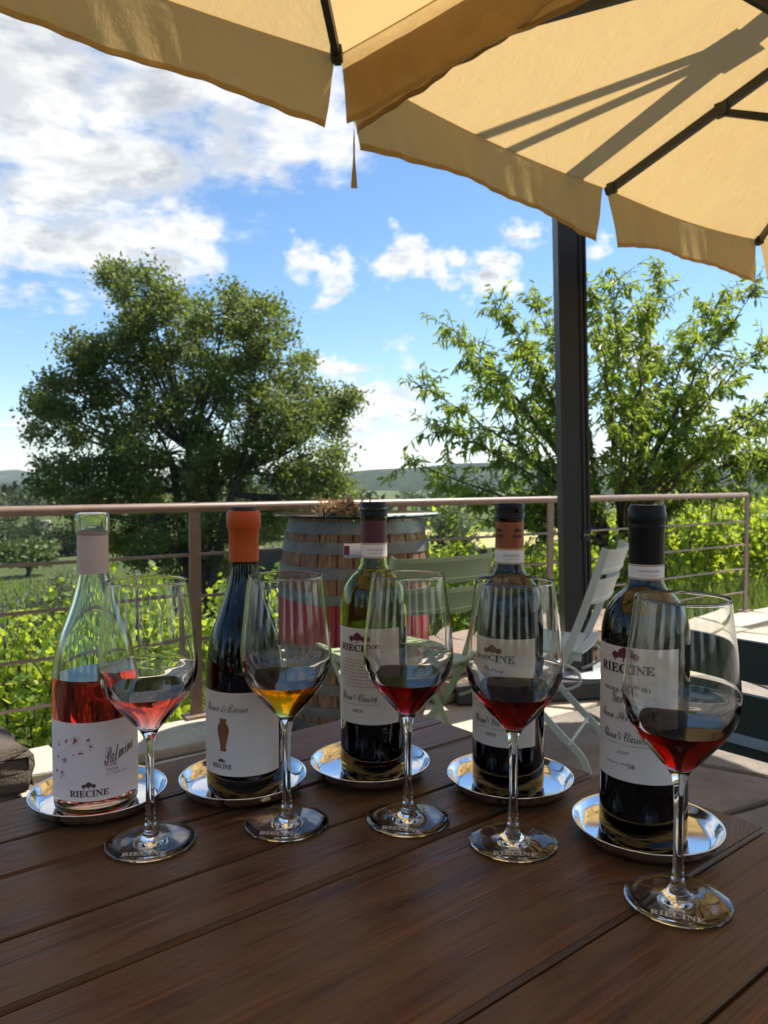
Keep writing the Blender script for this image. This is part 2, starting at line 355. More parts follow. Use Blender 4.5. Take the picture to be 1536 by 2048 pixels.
# ------------------------------------------------------------------ mesh helpers
class MB:
    def __init__(s): s.v = []; s.f = []; s.mi = []; s.sm = []
    def add(s, verts, faces, mi=0, smooth=True):
        o = len(s.v); s.v.extend([tuple(x) for x in verts])
        for f in faces: s.f.append([i + o for i in f]); s.mi.append(mi); s.sm.append(smooth)
        return s
    def box(s, c, size, rot=None, mi=0):
        hx, hy, hz = size[0] / 2, size[1] / 2, size[2] / 2
        vs = [Vector((x, y, z)) for x in (-hx, hx) for y in (-hy, hy) for z in (-hz, hz)]
        if rot is not None: vs = [rot @ v for v in vs]
        return s.add([v + Vector(c) for v in vs], [(0, 1, 3, 2), (4, 6, 7, 5), (0, 4, 5, 1), (2, 3, 7, 6), (0, 2, 6, 4), (1, 5, 7, 3)], mi, False)
    def bar(s, a, b, w, h, up=(0, 0, 1), mi=0):
        a = Vector(a); b = Vector(b); d = (b - a); L = d.length; d.normalize(); up = Vector(up)
        sx = d.cross(up)
        if sx.length < 1e-4: sx = d.cross(Vector((1, 0, 0)))
        sx.normalize(); uz = sx.cross(d)
        return s.box((a + b) / 2, (w, L, h), Matrix((sx, d, uz)).transposed(), mi)
    def tube(s, path, rad, seg=8, mi=0, caps=True, flat=None):
        path = [Vector(p) for p in path]; n = len(path)
        if not hasattr(rad, '__len__'): rad = [rad] * n
        vs = []; pn = None
        for i, p in enumerate(path):
            t = (path[min(i + 1, n - 1)] - path[max(i - 1, 0)]).normalized()
            if pn is None:
                a = Vector((0, 0, 1)) if abs(t.z) < .9 else Vector((1, 0, 0)); pn = (a - t * a.dot(t)).normalized()
            else:
                pn = (pn - t * pn.dot(t))
                pn = pn.normalized() if pn.length > 1e-6 else t.orthogonal().normalized()
            b = t.cross(pn)
            for k in range(seg):
                an = 2 * math.pi * k / seg
                vs.append(p + (pn * math.cos(an) + b * math.sin(an)) * rad[i])
        fs = [(i * seg + k, i * seg + (k + 1) % seg, (i + 1) * seg + (k + 1) % seg, (i + 1) * seg + k) for i in range(n - 1) for k in range(seg)]
        if caps: fs += [tuple(range(seg - 1, -1, -1)), tuple((n - 1) * seg + k for k in range(seg))]
        return s.add(vs, fs, mi, True)
    def lathe(s, prof, seg=64, mi=0, mis=None, closed=False):
        vs = []; rows = []
        for r, z in prof:
            if r < 1e-7: rows.append([len(vs)]); vs.append((0, 0, z))
            else:
                rows.append(list(range(len(vs), len(vs) + seg)))
                for k in range(seg): a = 2 * math.pi * k / seg; vs.append((r * math.cos(a), r * math.sin(a), z))
        o = len(s.v); s.v.extend(vs)
        n = len(rows)
        for i in range(n if closed else n - 1):
            A, B = rows[i], rows[(i + 1) % n]; m = mis[i] if mis else mi
            if m is None: continue
            for k in range(seg):
                k2 = (k + 1) % seg
                if len(A) == 1 and len(B) == 1: continue
                if len(A) == 1: f = [A[0], B[k2], B[k]]
                elif len(B) == 1: f = [A[k], A[k2], B[0]]
                else: f = [A[k], A[k2], B[k2], B[k]]
                s.f.append([x + o for x in f]); s.mi.append(m); s.sm.append(True)
        return s
    def build(s, name, mats, parent=None, loc=None, rotz=None, mesh_only=False, bevel=0., autosmooth=None):
        me = bpy.data.meshes.new(name); me.from_pydata(s.v, [], s.f)
        mats = mats if isinstance(mats, (list, tuple)) else [mats]
        for m in mats: me.materials.append(MATS[m] if isinstance(m, str) else m)
        me.polygons.foreach_set('material_index', s.mi); me.polygons.foreach_set('use_smooth', s.sm)
        if bevel:
            bm = bmesh.new(); bm.from_mesh(me); bmesh.ops.bevel(bm, geom=list(bm.edges), offset=bevel, segments=2, affect='EDGES', clamp_overlap=True)
            bm.to_mesh(me); bm.free()
        if autosmooth: me.set_sharp_from_angle(angle=R(autosmooth))
        me.update()
        if mesh_only: return me
        return ob(name, me, parent, loc, rotz)
def ob(name, me, parent=None, loc=None, rotz=None):
    o = bpy.data.objects.new(name, me); COL.objects.link(o)
    if parent: o.parent = parent
    if loc is not None: o.location = loc
    if rotz is not None: o.rotation_euler = (0, 0, rotz)
    return o
def tag(o, label=None, cat=None, group=None, kind=None):
    if label: o['label'] = label
    if cat: o['category'] = cat
    if group: o['group'] = group
    if kind: o['kind'] = kind
    return o
def thing(name, label, cat, loc=(0, 0, 0), rotz=0., group=None):
    o = bpy.data.objects.new(name, None); COL.objects.link(o); o.location = loc; o.rotation_euler = (0, 0, rotz); o.empty_display_size = .05
    return tag(o, label, cat, group)
def struct(name, me_or_mb, mats=None, parent=None):
    o = me_or_mb.build(name, mats) if isinstance(me_or_mb, MB) else ob(name, me_or_mb)
    o['kind'] = 'structure'; return o
def copy_tree(o, parent=None):
    c = o.copy(); COL.objects.link(c); c.parent = parent
    for ch in o.children: copy_tree(ch, c)
    return c
def npmesh(name, V, F, mats, mi=None, smooth=False):
    me = bpy.data.meshes.new(name); V = np.asarray(V, np.float32); F = np.asarray(F, np.int32); k = F.shape[1]
    me.vertices.add(len(V)); me.vertices.foreach_set('co', V.ravel())
    me.loops.add(F.size); me.loops.foreach_set('vertex_index', F.ravel())
    me.polygons.add(len(F)); me.polygons.foreach_set('loop_start', np.arange(len(F), dtype=np.int32) * k)
    for m in (mats if isinstance(mats, (list, tuple)) else [mats]): me.materials.append(MATS[m])
    if mi is not None: me.polygons.foreach_set('material_index', np.asarray(mi, np.int32))
    me.polygons.foreach_set('use_smooth', np.full(len(F), smooth)); me.update(calc_edges=True); me.validate()
    return me
def norm(a): return a / np.maximum(np.linalg.norm(a, axis=-1, keepdims=True), 1e-9)
# leaf templates: (along, across, lift); faces all same size
LEAF_OVAL = (np.array([(0, 0, 0), (.45, .30, .05), (1, 0, -.06), (.45, -.30, .05)]), np.array([(0, 2, 1), (0, 3, 2)]))
LEAF_LANCE = (np.array([(0, 0, 0), (.35, .13, .03), (.7, .09, -.02), (1, 0, -.14), (.7, -.09, -.02), (.35, -.13, .03)]),
              np.array([(0, 2, 1), (0, 3, 2), (0, 4, 3), (0, 5, 4)]))
_vl = [(.0, .0), (-.12, .22), (.10, .52), (.32, .36), (.52, .60), (.62, .30), (1.0, .0)]
_vp = [(0, 0)] + _vl[1:] + [(a, -b) for a, b in reversed(_vl[1:-1])]
LEAF_VINE = (np.array([(.34, 0, -.05)] + [(a, b, .10 * abs(b) - .06 * a) for a, b in _vp]), np.array([(0, i, i + 1 if i < len(_vp) else 1) for i in range(1, len(_vp) + 1)]))
BLADE = (np.array([(0, -.035, 0), (0, .035, 0), (1, 0, 0)]), np.array([(0, 1, 2)]))
def scatter(tmpl, pos, ax, up, sc):
    tv, tf = tmpl; ax = norm(ax); side = norm(np.cross(up, ax)); nn = np.cross(ax, side)
    sc = np.broadcast_to(np.asarray(sc, float).reshape(-1, 1) if np.ndim(sc) else np.full((len(pos), 1), sc), (len(pos), 1))
    V = pos[:, None, :] + sc[:, :, None] * (tv[None, :, 0:1] * ax[:, None, :] + tv[None, :, 1:2] * side[:, None, :] + tv[None, :, 2:3] * nn[:, None, :])
    F = (np.arange(len(pos)) * len(tv))[:, None, None] + tf[None]
    return V.reshape(-1, 3), F.reshape(-1, tf.shape[1])
def join(lst):
    Vs = []; Fs = []; o = 0
    for V, F in lst: Vs.append(V); Fs.append(F + o); o += len(V)
    return np.concatenate(Vs), np.concatenate(Fs)
def rdir(n, zb=0.):
    a = rng.normal(size=(n, 3)); a[:, 2] += zb; return norm(a)

# ------------------------------------------------------------------ layout frame: the terrace runs along U, its far side along NF
U = np.array([.774, .633]); U /= np.linalg.norm(U); NF = np.array([-U[1], U[0]]); NN = -NF
ROT = math.atan2(U[1], U[0])
RA = np.array([-.85, 3.45]); RB = np.array([2.95, 6.25]); RD = (RB - RA) / np.linalg.norm(RB - RA); RN = np.array([-RD[1], RD[0]])
def rail_pt(a, out): p = RA + RD * a + RN * out; return p

def hknots(r, pts): return np.interp(r, [p[0] for p in pts], [p[1] for p in pts])
KL = [(0, -.45), (3, -.40), (6, -.75), (9, -1.4), (14, -2.8), (30, -4.6), (60, -6.6), (120, -9.6), (200, -8.2), (280, -6.4), (420, -7.2), (700, -12), (5000, -30)]
KC = [(0, -.45), (4, -.32), (8, -.55), (12, -.95), (16, -1.7), (30, -3.0), (60, -4.2), (90, -5.0), (150, -8.), (400, -12.), (5000, -30)]
KR = [(0, -.45), (6, -.20), (10, -.28), (20, -.62), (30, -.80), (50, -.3), (80, -3.), (200, -10.), (5000, -30)]
def sstep(a, b, x): t = np.clip((x - a) / (b - a), 0, 1); return t * t * (3 - 2 * t)
def ground_z(x, y):
    x = np.asarray(x, float); y = np.asarray(y, float)
    r = np.hypot(x, y); az = np.degrees(np.arctan2(x, y))
    wl = 1 - sstep(-12, 4, az); wr = sstep(9, 20, az); wc = 1 - wl - wr
    back = sstep(75, 120, np.abs(az))
    h = wl * hknots(r, KL) + wc * hknots(r, KC) + wr * hknots(r, KR)
    h = h * (1 - back) + back * -.45
    amp = np.clip((r - 8) / 40, 0, 1)
    h = h + amp * (.35 * np.sin(x * .11 + 1.3) * np.cos(y * .083) + .15 * np.sin(x * .31 + y * .23))
    out = (x - RA[0]) * RN[0] + (y - RA[1]) * RN[1]
    return np.where(out < -.2, np.minimum(h, -.40), h)
def gz(x, y): return float(ground_z(x, y))

def build_ground():
    na = 240; rr = np.concatenate([[.05], np.geomspace(1.2, 4500, 150)])
    an = np.linspace(0, 2 * np.pi, na, endpoint=False)
    X = np.outer(rr, np.sin(an)); Y = np.outer(rr, np.cos(an)); Z = ground_z(X, Y)
    V = np.stack([X, Y, Z], -1).reshape(-1, 3)
    i, j = np.meshgrid(np.arange(len(rr) - 1), np.arange(na), indexing='ij')
    F = np.stack([i * na + j, i * na + (j + 1) % na, (i + 1) * na + (j + 1) % na, (i + 1) * na + j], -1).reshape(-1, 4)[:, ::-1]
    struct('ground', npmesh('ground', V, F, 'ground', smooth=True))
    # wheat field, draped
    def patch(name, x0, x1, y0, y1, mat, n=24, dz=.12):
        xs = np.linspace(0, 1, n); V = []
        for b in xs:
            for a in xs:
                yy = y0 + (y1 - y0) * b; xx = (x0 + (x1 - x0) * a) * yy / y0; V.append((xx, yy, gz(xx, yy) + dz))
        F = [(q * n + p, q * n + p + 1, (q + 1) * n + p + 1, (q + 1) * n + p) for q in range(n - 1) for p in range(n - 1)]
        struct(name, npmesh(name, V, F, mat, smooth=True))
    patch('wheat_field', -9, 17, 58, 88, 'wheat'); patch('pale_field', -220, -120, 300, 415, 'wheat')
    # ridges: (distance, [(px, crest elevation px above eye level)], depth)
    def ridge(name, dist, prof, depth, seed, n=150, rough=1.0):
        px = np.linspace(-900, 2500, n); el = np.interp(px, [p[0] for p in prof], [p[1] for p in prof])
        rs = np.random.default_rng(seed); nz = sum(rs.normal() * np.sin(np.linspace(0, 2 * np.pi * k, n) + rs.uniform(0, 6)) / k for k in (5, 9, 15, 24, 40))
        crest = 1.09 + (el + nz * 1.6 * rough) / 1539. * dist
        rows = []
        for k, t in enumerate(np.linspace(0, 1, 26)):
            y = dist - depth * (1 - t); hh = -30 + (crest + 30) * np.sin(t * np.pi / 2) ** 1.15
            w = sum(rs.normal() * np.sin(np.linspace(0, 2 * np.pi * q, n) + rs.uniform(0, 6)) / q for q in (4, 8, 13, 21, 34))
            hh = hh + w * dist * .0011 * np.sin(t * np.pi)
            rows.append(np.stack([(px - 768) / 1539. * y, np.full(n, y), hh], -1))
        for t in (.3, 1.): rows.append(np.stack([(px - 768) / 1539. * (dist + depth * t), np.full(n, dist + depth * t), crest * (1 - t) - 30 * t], -1))
        V = np.concatenate(rows); m = len(rows)
        F = [(q * n + p, q * n + p + 1, (q + 1) * n + p + 1, (q + 1) * n + p) for q in range(m - 1) for p in range(n - 1)]
        struct(name, npmesh(name, V, F, 'hill_forest', smooth=True))
    ridge('near_wooded_hill', 950, [(-900, -16), (0, -9), (300, -14), (650, -30), (1100, -24), (1350, 4), (1536, 10), (2500, 14)], 420, 3)
    ridge('middle_wooded_hill', 1500, [(-900, 2), (400, -8), (620, 8), (740, 20), (830, 25), (905, 33), (1000, 35), (1200, 28), (1536, 30), (2500, 26)], 500, 4)
    ridge('far_blue_hill', 2700, [(-900, 8), (-60, 10), (30, 22), (70, 14), (160, 6), (500, 8), (740, 8), (1536, 22), (2500, 16)], 700, 5, rough=.8)
build_ground()

# ------------------------------------------------------------------ terrace: bedding sheet with flagstones
def build_terrace():
    mb = MB(); P = []
    for a, o in ((-8, -.02), (9, -.02), (9, -12), (-8, -12)): q = rail_pt(a, o); P.append((q[0], q[1], -.016))
    Pb = [(x, y, -.42) for x, y, z in P]
    mb.add(P + Pb, [(3, 2, 1, 0), (0, 1, 5, 4), (1, 2, 6, 5), (2, 3, 7, 6), (3, 0, 4, 7)], 0, False)
    t = mb.build('terrace', 'joint_earth'); t['kind'] = 'structure'
    rs = random.Random(5)
    def slab(poly, th, mat, z=0., gap=.012):
        c = Vector((sum(p[0] for p in poly) / len(poly), sum(p[1] for p in poly) / len(poly), 0))
        pts = []
        n = len(poly)
        for i in range(n):                                   # roughen the outline
            a = Vector((*poly[i], 0)); b = Vector((*poly[(i + 1) % n], 0))
            for k in range(3):
                p = a.lerp(b, k / 3.); p += (c - p).normalized() * (gap + abs(rs.gauss(0, .006))); pts.append(p - c)
        m = len(pts); top = [(p.x * .985, p.y * .985, th + rs.uniform(-.003, .003)) for p in pts]; mid = [(p.x, p.y, th - .008) for p in pts]; bot = [(p.x, p.y, -.02) for p in pts]
        mb = MB(); mb.add(top + mid + bot + [(0, 0, th)], [(3 * m, i, (i + 1) % m) for i in range(m)] + [(m + i, m + (i + 1) % m, (i + 1) % m, i) for i in range(m)] + [(2 * m + i, 2 * m + (i + 1) % m, m + (i + 1) % m, m + i) for i in range(m)], 0, False)
        o = mb.build('flagstone', mat, t); o.location = (c.x, c.y, z); return o
    # pale border stones along the railing (a from far left to the corner)
    a = -2.6; k = 0
    while a < 6.6:
        L = rs.uniform(.45, .8); d0 = .36 + rs.uniform(-.05, .07)
        pts = [rail_pt(a, -.0), rail_pt(a + L, -.0), rail_pt(a + L + rs.uniform(-.04, .04), -d0), rail_pt(a + rs.uniform(-.04, .04), -d0 - rs.uniform(-.04, .04))]
        slab([tuple(p) for p in pts][::-1], .018, 'pale_stone'); a += L
    # paving of the terrace
    nb, na = 9, 15; G2 = {}
    for i in range(na + 1):
        for j in range(nb + 1):
            G2[i, j] = rail_pt(-2.7 + i * .66 + rs.uniform(-.13, .13) + (j % 2) * .25, -.40 - j * .52 + (rs.uniform(-.10, .10) if j else 0.))
    for i in range(na):
        for j in range(nb):
            q = [G2[i, j], G2[i + 1, j], G2[i + 1, j + 1], G2[i, j + 1]]
            slab([tuple(p) for p in q][::-1], .004 + rs.uniform(0, .006), 'flagstone' if not (j == 0 and rs.random() < .7) else 'pale_stone')
    # low rough wall along the railing beyond the barrel
    w = thing('low_stone_wall', 'low rough stone wall running behind the green chair below the railing', 'stone wall')
    a = 1.0; k = 0
    while a < 3.0:
        L = rs.uniform(.30, .46); L = min(L, 3.05 - a)
        c = rail_pt(a + L / 2, -.29)
        for lvl, (z0, hh, inset) in enumerate(((0.02, .115, 0.), (.137, .095, -.008))):
            mb = MB(); bm = bmesh.new(); bmesh.ops.create_cube(bm, size=1.)
            for v in bm.verts: v.co = Vector((v.co.x * (L - .012), v.co.y * (.46 + inset), v.co.z * hh))
            bmesh.ops.subdivide_edges(bm, edges=list(bm.edges), cuts=3, use_grid_fill=True)
            for v in bm.verts: v.co += Vector((rs.gauss(0, .008), rs.gauss(0, .009), rs.gauss(0, .006)))
            me = bpy.data.meshes.new('stone'); bm.to_mesh(me); bm.free(); me.materials.append(MATS['wall_stone'])
            o = ob('stone', me, w, (c[0], c[1], z0 + hh / 2 + .003 * lvl), math.atan2(RD[1], RD[0]))
        a += L
    # stacked blocks at the far left
    b = thing('stone_block', 'dark rough stone block stack left of the rosé bottle', 'stone block', (-1.20, 2.16, 0), ROT)
    for z0, hh, dx in ((.02, .185, -.02), (.210, .125, 0.)):
        bm = bmesh.new(); bmesh.ops.create_cube(bm, size=1.)
        for v in bm.verts: v.co = Vector((v.co.x * .30, v.co.y * .34, v.co.z * hh))
        bmesh.ops.bevel(bm, geom=list(bm.edges), offset=.02, segments=2, affect='EDGES')
        bmesh.ops.subdivide_edges(bm, edges=list(bm.edges), cuts=2, use_grid_fill=True)
        for v in bm.verts: v.co += Vector((rs.gauss(0, .0055), rs.gauss(0, .0055), rs.gauss(0, .0055)))
        me = bpy.data.meshes.new('stone'); bm.to_mesh(me); bm.free(); me.materials.append(MATS['dark_stone'])
        for p in me.polygons: p.use_smooth = True
        ob('stone', me, b, (dx, 0, z0 + hh / 2))
build_terrace()

# ------------------------------------------------------------------ railing
def build_railing():
    r = thing('railing', 'brown painted metal railing around the terrace edge', 'railing', (RA[0], RA[1], 0.02), math.atan2(RD[1], RD[0]))
    L = float(np.linalg.norm(RB - RA)); step = L / 4; Z = .947
    for i in range(-1, 5):
        x = i * step; mb = MB()
        mb.box((x, 0, Z / 2 - .005), (.052, .014, Z - .01))
        mb.box((x, 0, .004), (.12, .08, .01))
        mb.lathe([(0, 0), (.026, 0), (.026, .016), (0, .016)], 20)
        for q in range(len(mb.v) - 42, len(mb.v)):            # rounded head of the post: turn the disc upright
            v = mb.v[q]; mb.v[q] = (v[0] + x, v[2] - .008, v[1] + Z)
        mb.build('post', 'rail_brown', r, autosmooth=40)
    for z, rad, nm in ((Z, .021, 'handrail'), (.735, .0075, 'rail'), (.545, .0075, 'rail'), (.350, .0075, 'rail'), (.160, .0075, 'rail')):
        mb = MB(); mb.tube([(-2.2 * step, 0, z), (-step, .0, z), (0, 0, z), (L / 2, 0, z), (L - .012, 0, z)], rad, 14); mb.build(nm, 'rail_brown', r)
build_railing()

# ------------------------------------------------------------------ vegetation
def mkcrown(lst, name, mat, parent, extra=None):
    V, F = join(lst); me = npmesh(name, V, F, mat); return ob(name, me, parent)
def pxw(px, py, y):
    p = R(2.38); a = (px - 768) / 1539.; b = (1024 - py) / 1539.
    v = Vector((a, math.cos(p) + b * math.sin(p), -math.sin(p) + b * math.cos(p))); t = y / v.y
    return np.array([v.x * t, y, 1.09 + v.z * t])
def bez(a, b, c, n):
    return [tuple((1 - t) ** 2 * np.array(a) + 2 * t * (1 - t) * np.array(b) + t * t * np.array(c)) for t in np.linspace(0, 1, n)]

def build_oak():
    rng = np.random.default_rng(21)
    Y = 25.0; base = pxw(392, 1165, Y); base[2] = gz(base[0], base[1]) - .1
    t = thing('oak_tree', 'large rounded dark green tree standing beyond the railing on the left', 'tree', tuple(base))
    clumps = [(290, 585, 62), (330, 640, 80), (455, 620, 62), (520, 640, 70), (250, 690, 70), (170, 690, 42), (420, 720, 95), (560, 720, 75), (150, 780, 72), (270, 790, 100),
              (600, 790, 62), (105, 850, 62), (460, 830, 110), (660, 840, 58), (330, 900, 110), (190, 910, 82), (560, 900, 85), (665, 930, 50), (110, 950, 52), (440, 960, 90),
              (250, 990, 80), (600, 990, 66), (160, 1015, 50), (340, 1040, 66), (430, 1070, 66), (520, 1040, 60), (380, 1120, 50), (300, 1100, 40), (230, 1075, 38), (475, 1125, 40), (690, 985, 30), (230, 545, 30), (75, 800, 30), (700, 800, 28)]
    wood = MB(); lst = []
    stems = []
    for k, (tx, ty) in enumerate(((345, 930), (378, 900), (430, 930), (480, 940))):
        top = pxw(tx, ty, Y + rng.uniform(-.6, .6)) - base; st = np.array([(tx - 392) * .004, rng.uniform(-.1, .1), 0.])
        path = bez(st, st + np.array([top[0] * .2, 0, top[2] * .6]), top, 7); stems.append(path)
        wood.tube(path, np.linspace(.22, .12, 7), 8)
    pos_all = []
    for (px, py, rp) in clumps:
        px = 385 + (px - 385) * .97; py += 6
        rad = rp * Y / 1539.
        for dup in range(2):
            cc = pxw(px, py, Y + rng.uniform(-.55, .9) * 2.4 * (1.6 - rad * .3)) - base
            src = min((p for s in stems for p in s[2:]), key=lambda p: np.linalg.norm(np.array(p) - cc) + .6 * max(0, p[2] - cc[2] + .3))
            src = np.array(src); mid = (src + cc) / 2 + np.array([0, 0, -.25 * np.linalg.norm(cc - src) * .3]) + rng.normal(0, .15, 3)
            wood.tube(bez(src, mid, src + (cc - src) * .92, 6), np.linspace(.075, .022, 6), 5)
            nsub = int(6 + 9.5 * rad * rad)
            dr = rdir(nsub, .12); rr_ = rad * rng.uniform(.40, 1.0, (nsub, 1)) ** .5
            sub = cc + dr * rr_ * np.array([1, 1, .9])
            for s in sub:
                if rng.random() < .5:
                    m2 = (cc + s) / 2 + rng.normal(0, .08, 3); wood.tube(bez(cc, m2, s, 4), [.022, .017, .013, .008], 4)
                nl = int(rng.uniform(70, 118)); sp = rng.uniform(.12, .27)
                p = s + rng.normal(0, 1, (nl, 3)) * sp * np.array([1, 1, .72])
                ax = norm(rdir(nl) + .7 * norm(p - s + 1e-6)); up = rdir(nl, .9)
                lst.append(scatter(LEAF_OVAL, p, ax, up, rng.uniform(.10, .175, nl)))
    wood.build('trunk', 'oak_bark', t)
    mkcrown(lst, 'crown', 'oak_leaf', t)
build_oak()

def build_peach():
    Y = 8.6; b = pxw(1222, 1215, Y); b[2] = gz(b[0], b[1]) - .05
    t = thing('peach_tree', 'small open tree with long narrow leaves behind the umbrella post', 'tree', tuple(b))
    wood = MB(); lst = []
    f1 = pxw(1213, 1090, Y) - b
    wood.tube(bez((0, 0, 0), (.02, 0, .5), f1, 6), [.125, .115, .105, .1, .095, .09], 10)
    f2 = pxw(1243, 1075, Y + .1) - b
    wood.tube(bez(f1 * .8, f1 + np.array([.05, 0, .02]), f2, 4), [.075, .07, .065, .06], 8)
    ends = [(800, 915), (835, 770), (885, 645), (930, 700), (990, 610), (1075, 600), (1025, 660), (1180, 575), (1230, 540), (1330, 550), (1300, 600), (1440, 600), (1510, 580), (1580, 660), (1600, 780), (1610, 880), (1520, 950),
            (870, 975), (960, 770), (1050, 740), (1300, 700), (1420, 740), (1250, 840), (1110, 860), (960, 900), (1010, 970), (900, 1030), (1380, 880), (1450, 860), (1130, 690), (1205, 650), (1380, 660), (1490, 720), (1340, 960), (1090, 990), (860, 850), (1170, 960), (1250, 960), (1700, 700), (1700, 850), (1290, 900), (1040, 900), (1540, 850)]
    for k, (px, py) in enumerate(ends):
        e = pxw(px, py, Y + rng.uniform(-1.0, 1.2)) - b; s = np.array(f1 if px < 1180 else f2)
        L = np.linalg.norm(e - s)
        mid = s + (e - s) * .5 + np.array([0, rng.normal(0, .12), (.26 if py < 880 else -.02) * L * .35]) + np.array([-(e - s)[0] * .12, 0, 0])
        n = 14; path = np.array(bez(s, mid, e, n)); path[1:-1] += rng.normal(0, .018, (n - 2, 3))
        wood.tube([tuple(p) for p in path], np.linspace(.027, .004, n), 5)
        ntw = int(10 + 9 * L)
        for q in range(ntw):
            tt = rng.uniform(.28, 1.0) ** .85; idx = tt * (n - 1); i0 = min(int(idx), n - 2); p0 = path[i0] + (path[i0 + 1] - path[i0]) * (idx - i0)
            dirv = norm((path[i0 + 1] - path[i0])[None])[0]; dv = norm((dirv * .5 + rdir(1, .35)[0] * .9)[None])[0]; ln = rng.uniform(.12, .40)
            p1 = p0 + dv * ln; wood.tube([tuple(p0), tuple((p0 + p1) / 2 + rng.normal(0, .012, 3)), tuple(p1)], [.0055, .004, .0022], 4, caps=False)
            nl = int(rng.uniform(12, 24)); a = rng.uniform(.15, 1.05, (nl, 1)); lp = p0 + (p1 - p0) * a + rng.normal(0, .018, (nl, 3))
            ax = norm(rdir(nl) * .75 + dv * .45 + np.array([0, 0, -.65])); up = norm(rdir(nl, .6))
            lst.append(scatter(LEAF_LANCE, lp, ax, up, rng.uniform(.07, .14, nl)))
    wood.build('trunk', 'peach_bark', t); mkcrown(lst, 'crown', 'peach_leaf', t)
build_peach()

def build_vines():
    vars_ = []
    for k in range(7):
        wood = MB(); path = [(0, 0, 0)]
        for i in range(1, 6): path.append((rng.normal(0, .02) + path[-1][0], rng.normal(0, .02) + path[-1][1], i * .10))
        wood.tube(path, [.028, .024, .022, .02, .02, .018], 6)
        lst = []
        for q in range(16):
            o = np.array([rng.uniform(-.42, .42), rng.normal(0, .05), rng.uniform(.28, .52)]); top = o + np.array([rng.normal(0, .13), rng.normal(0, .13), rng.uniform(.35, .78)])
            wood.tube([tuple(np.array(path[-1])), tuple(o), tuple((o + top) / 2 + rng.normal(0, .03, 3)), tuple(top)], [.012, .008, .005, .003], 4, caps=False)
            nl = 30; tt = rng.uniform(-.35, 1.05, (nl, 1)); p = o + (top - o) * tt + rng.normal(0, .075, (nl, 3))
            sc = rng.uniform(.040, .092, nl) * (1.15 - .45 * np.clip(tt[:, 0], 0, 1))
            ax = norm(rdir(nl) + np.array([0, 0, -.15])); up = norm(rdir(nl, .55)); lst.append(scatter(LEAF_VINE, p, ax, up, sc))
        V, F = join(lst); crown = npmesh('foliage', V, F, 'vine_leaf'); trunk = wood.build('trunk', 'vine_bark', mesh_only=True)
        st = MB(); st.tube([(0.05, 0, 0), (.05, .005, 1.18)], .009, 5); stake = st.build('stake', 'stake', mesh_only=True)
        vars_.append((trunk, crown, stake))
    cnt = 0
    rd = math.atan2(RD[1], RD[0])
    for row, out in enumerate((.95, 1.75, 2.9, 4.1, 5.4, 7.4, 9.4, 11.6, 13.8, 16., 18.5, 21.)):
        for k in range(-6, 40):
            a = k * .86 + (row % 3) * .3 + rng.normal(0, .06); x, y = rail_pt(a, out + rng.normal(0, .06))
            z = gz(x, y); az = math.degrees(math.atan2(x, y))
            if y < 2.5 or abs(az) > 33: continue
            if az < -3 and math.hypot(x, y) > 10.5: continue
            if az < 12 and y > 11.8: continue
            if math.hypot(x - 2.6, y - 8.6) < .45: continue
            if row == 0 and az > -3: continue
            if row == 1 and az < -3 and k % 2: continue
            side = 'left' if az < -2 else ('middle' if az < 14 else 'right')
            lab = {'left': ('bright green grape vine growing below the railing behind the rosé bottle', 'vines below the railing on the left'),
                   'middle': ('bright green grape vine growing between the barrel and the umbrella post', 'vines between barrel and umbrella post'),
                   'right': ('bright green grape vine with stake in the rows beyond the railing corner', 'vines in rows on the right')}[side]
            nth = ('first', 'second', 'third', 'fourth', 'fifth', 'sixth', 'seventh', 'eighth', 'ninth', 'tenth', 'eleventh', 'twelfth')[row]
            what = {'left': 'leafy grape vine behind the rosé bottle, %s row out from the railing', 'middle': 'leafy grape vine between barrel and umbrella post, %s row out from the railing', 'right': 'leafy grape vine right of the umbrella post, %s row out from the railing'}[side] % nth
            t = thing('grape_vine', what, 'grape vine', (x, y, z), rd + rng.normal(0, .12) + (math.pi if rng.random() < .5 else 0), lab[1])
            s = rng.uniform(.85, 1.12) * (.95 if az > -3 else .95); t.scale = (s, s, s * rng.uniform(.88, 1.05)); v = vars_[rng.integers(7)]
            ob('trunk', v[0], t); ob('foliage', v[1], t)
            if rng.random() < .75: ob('stake', v[2], t)
            cnt += 1
    print('vines', cnt)
build_vines()

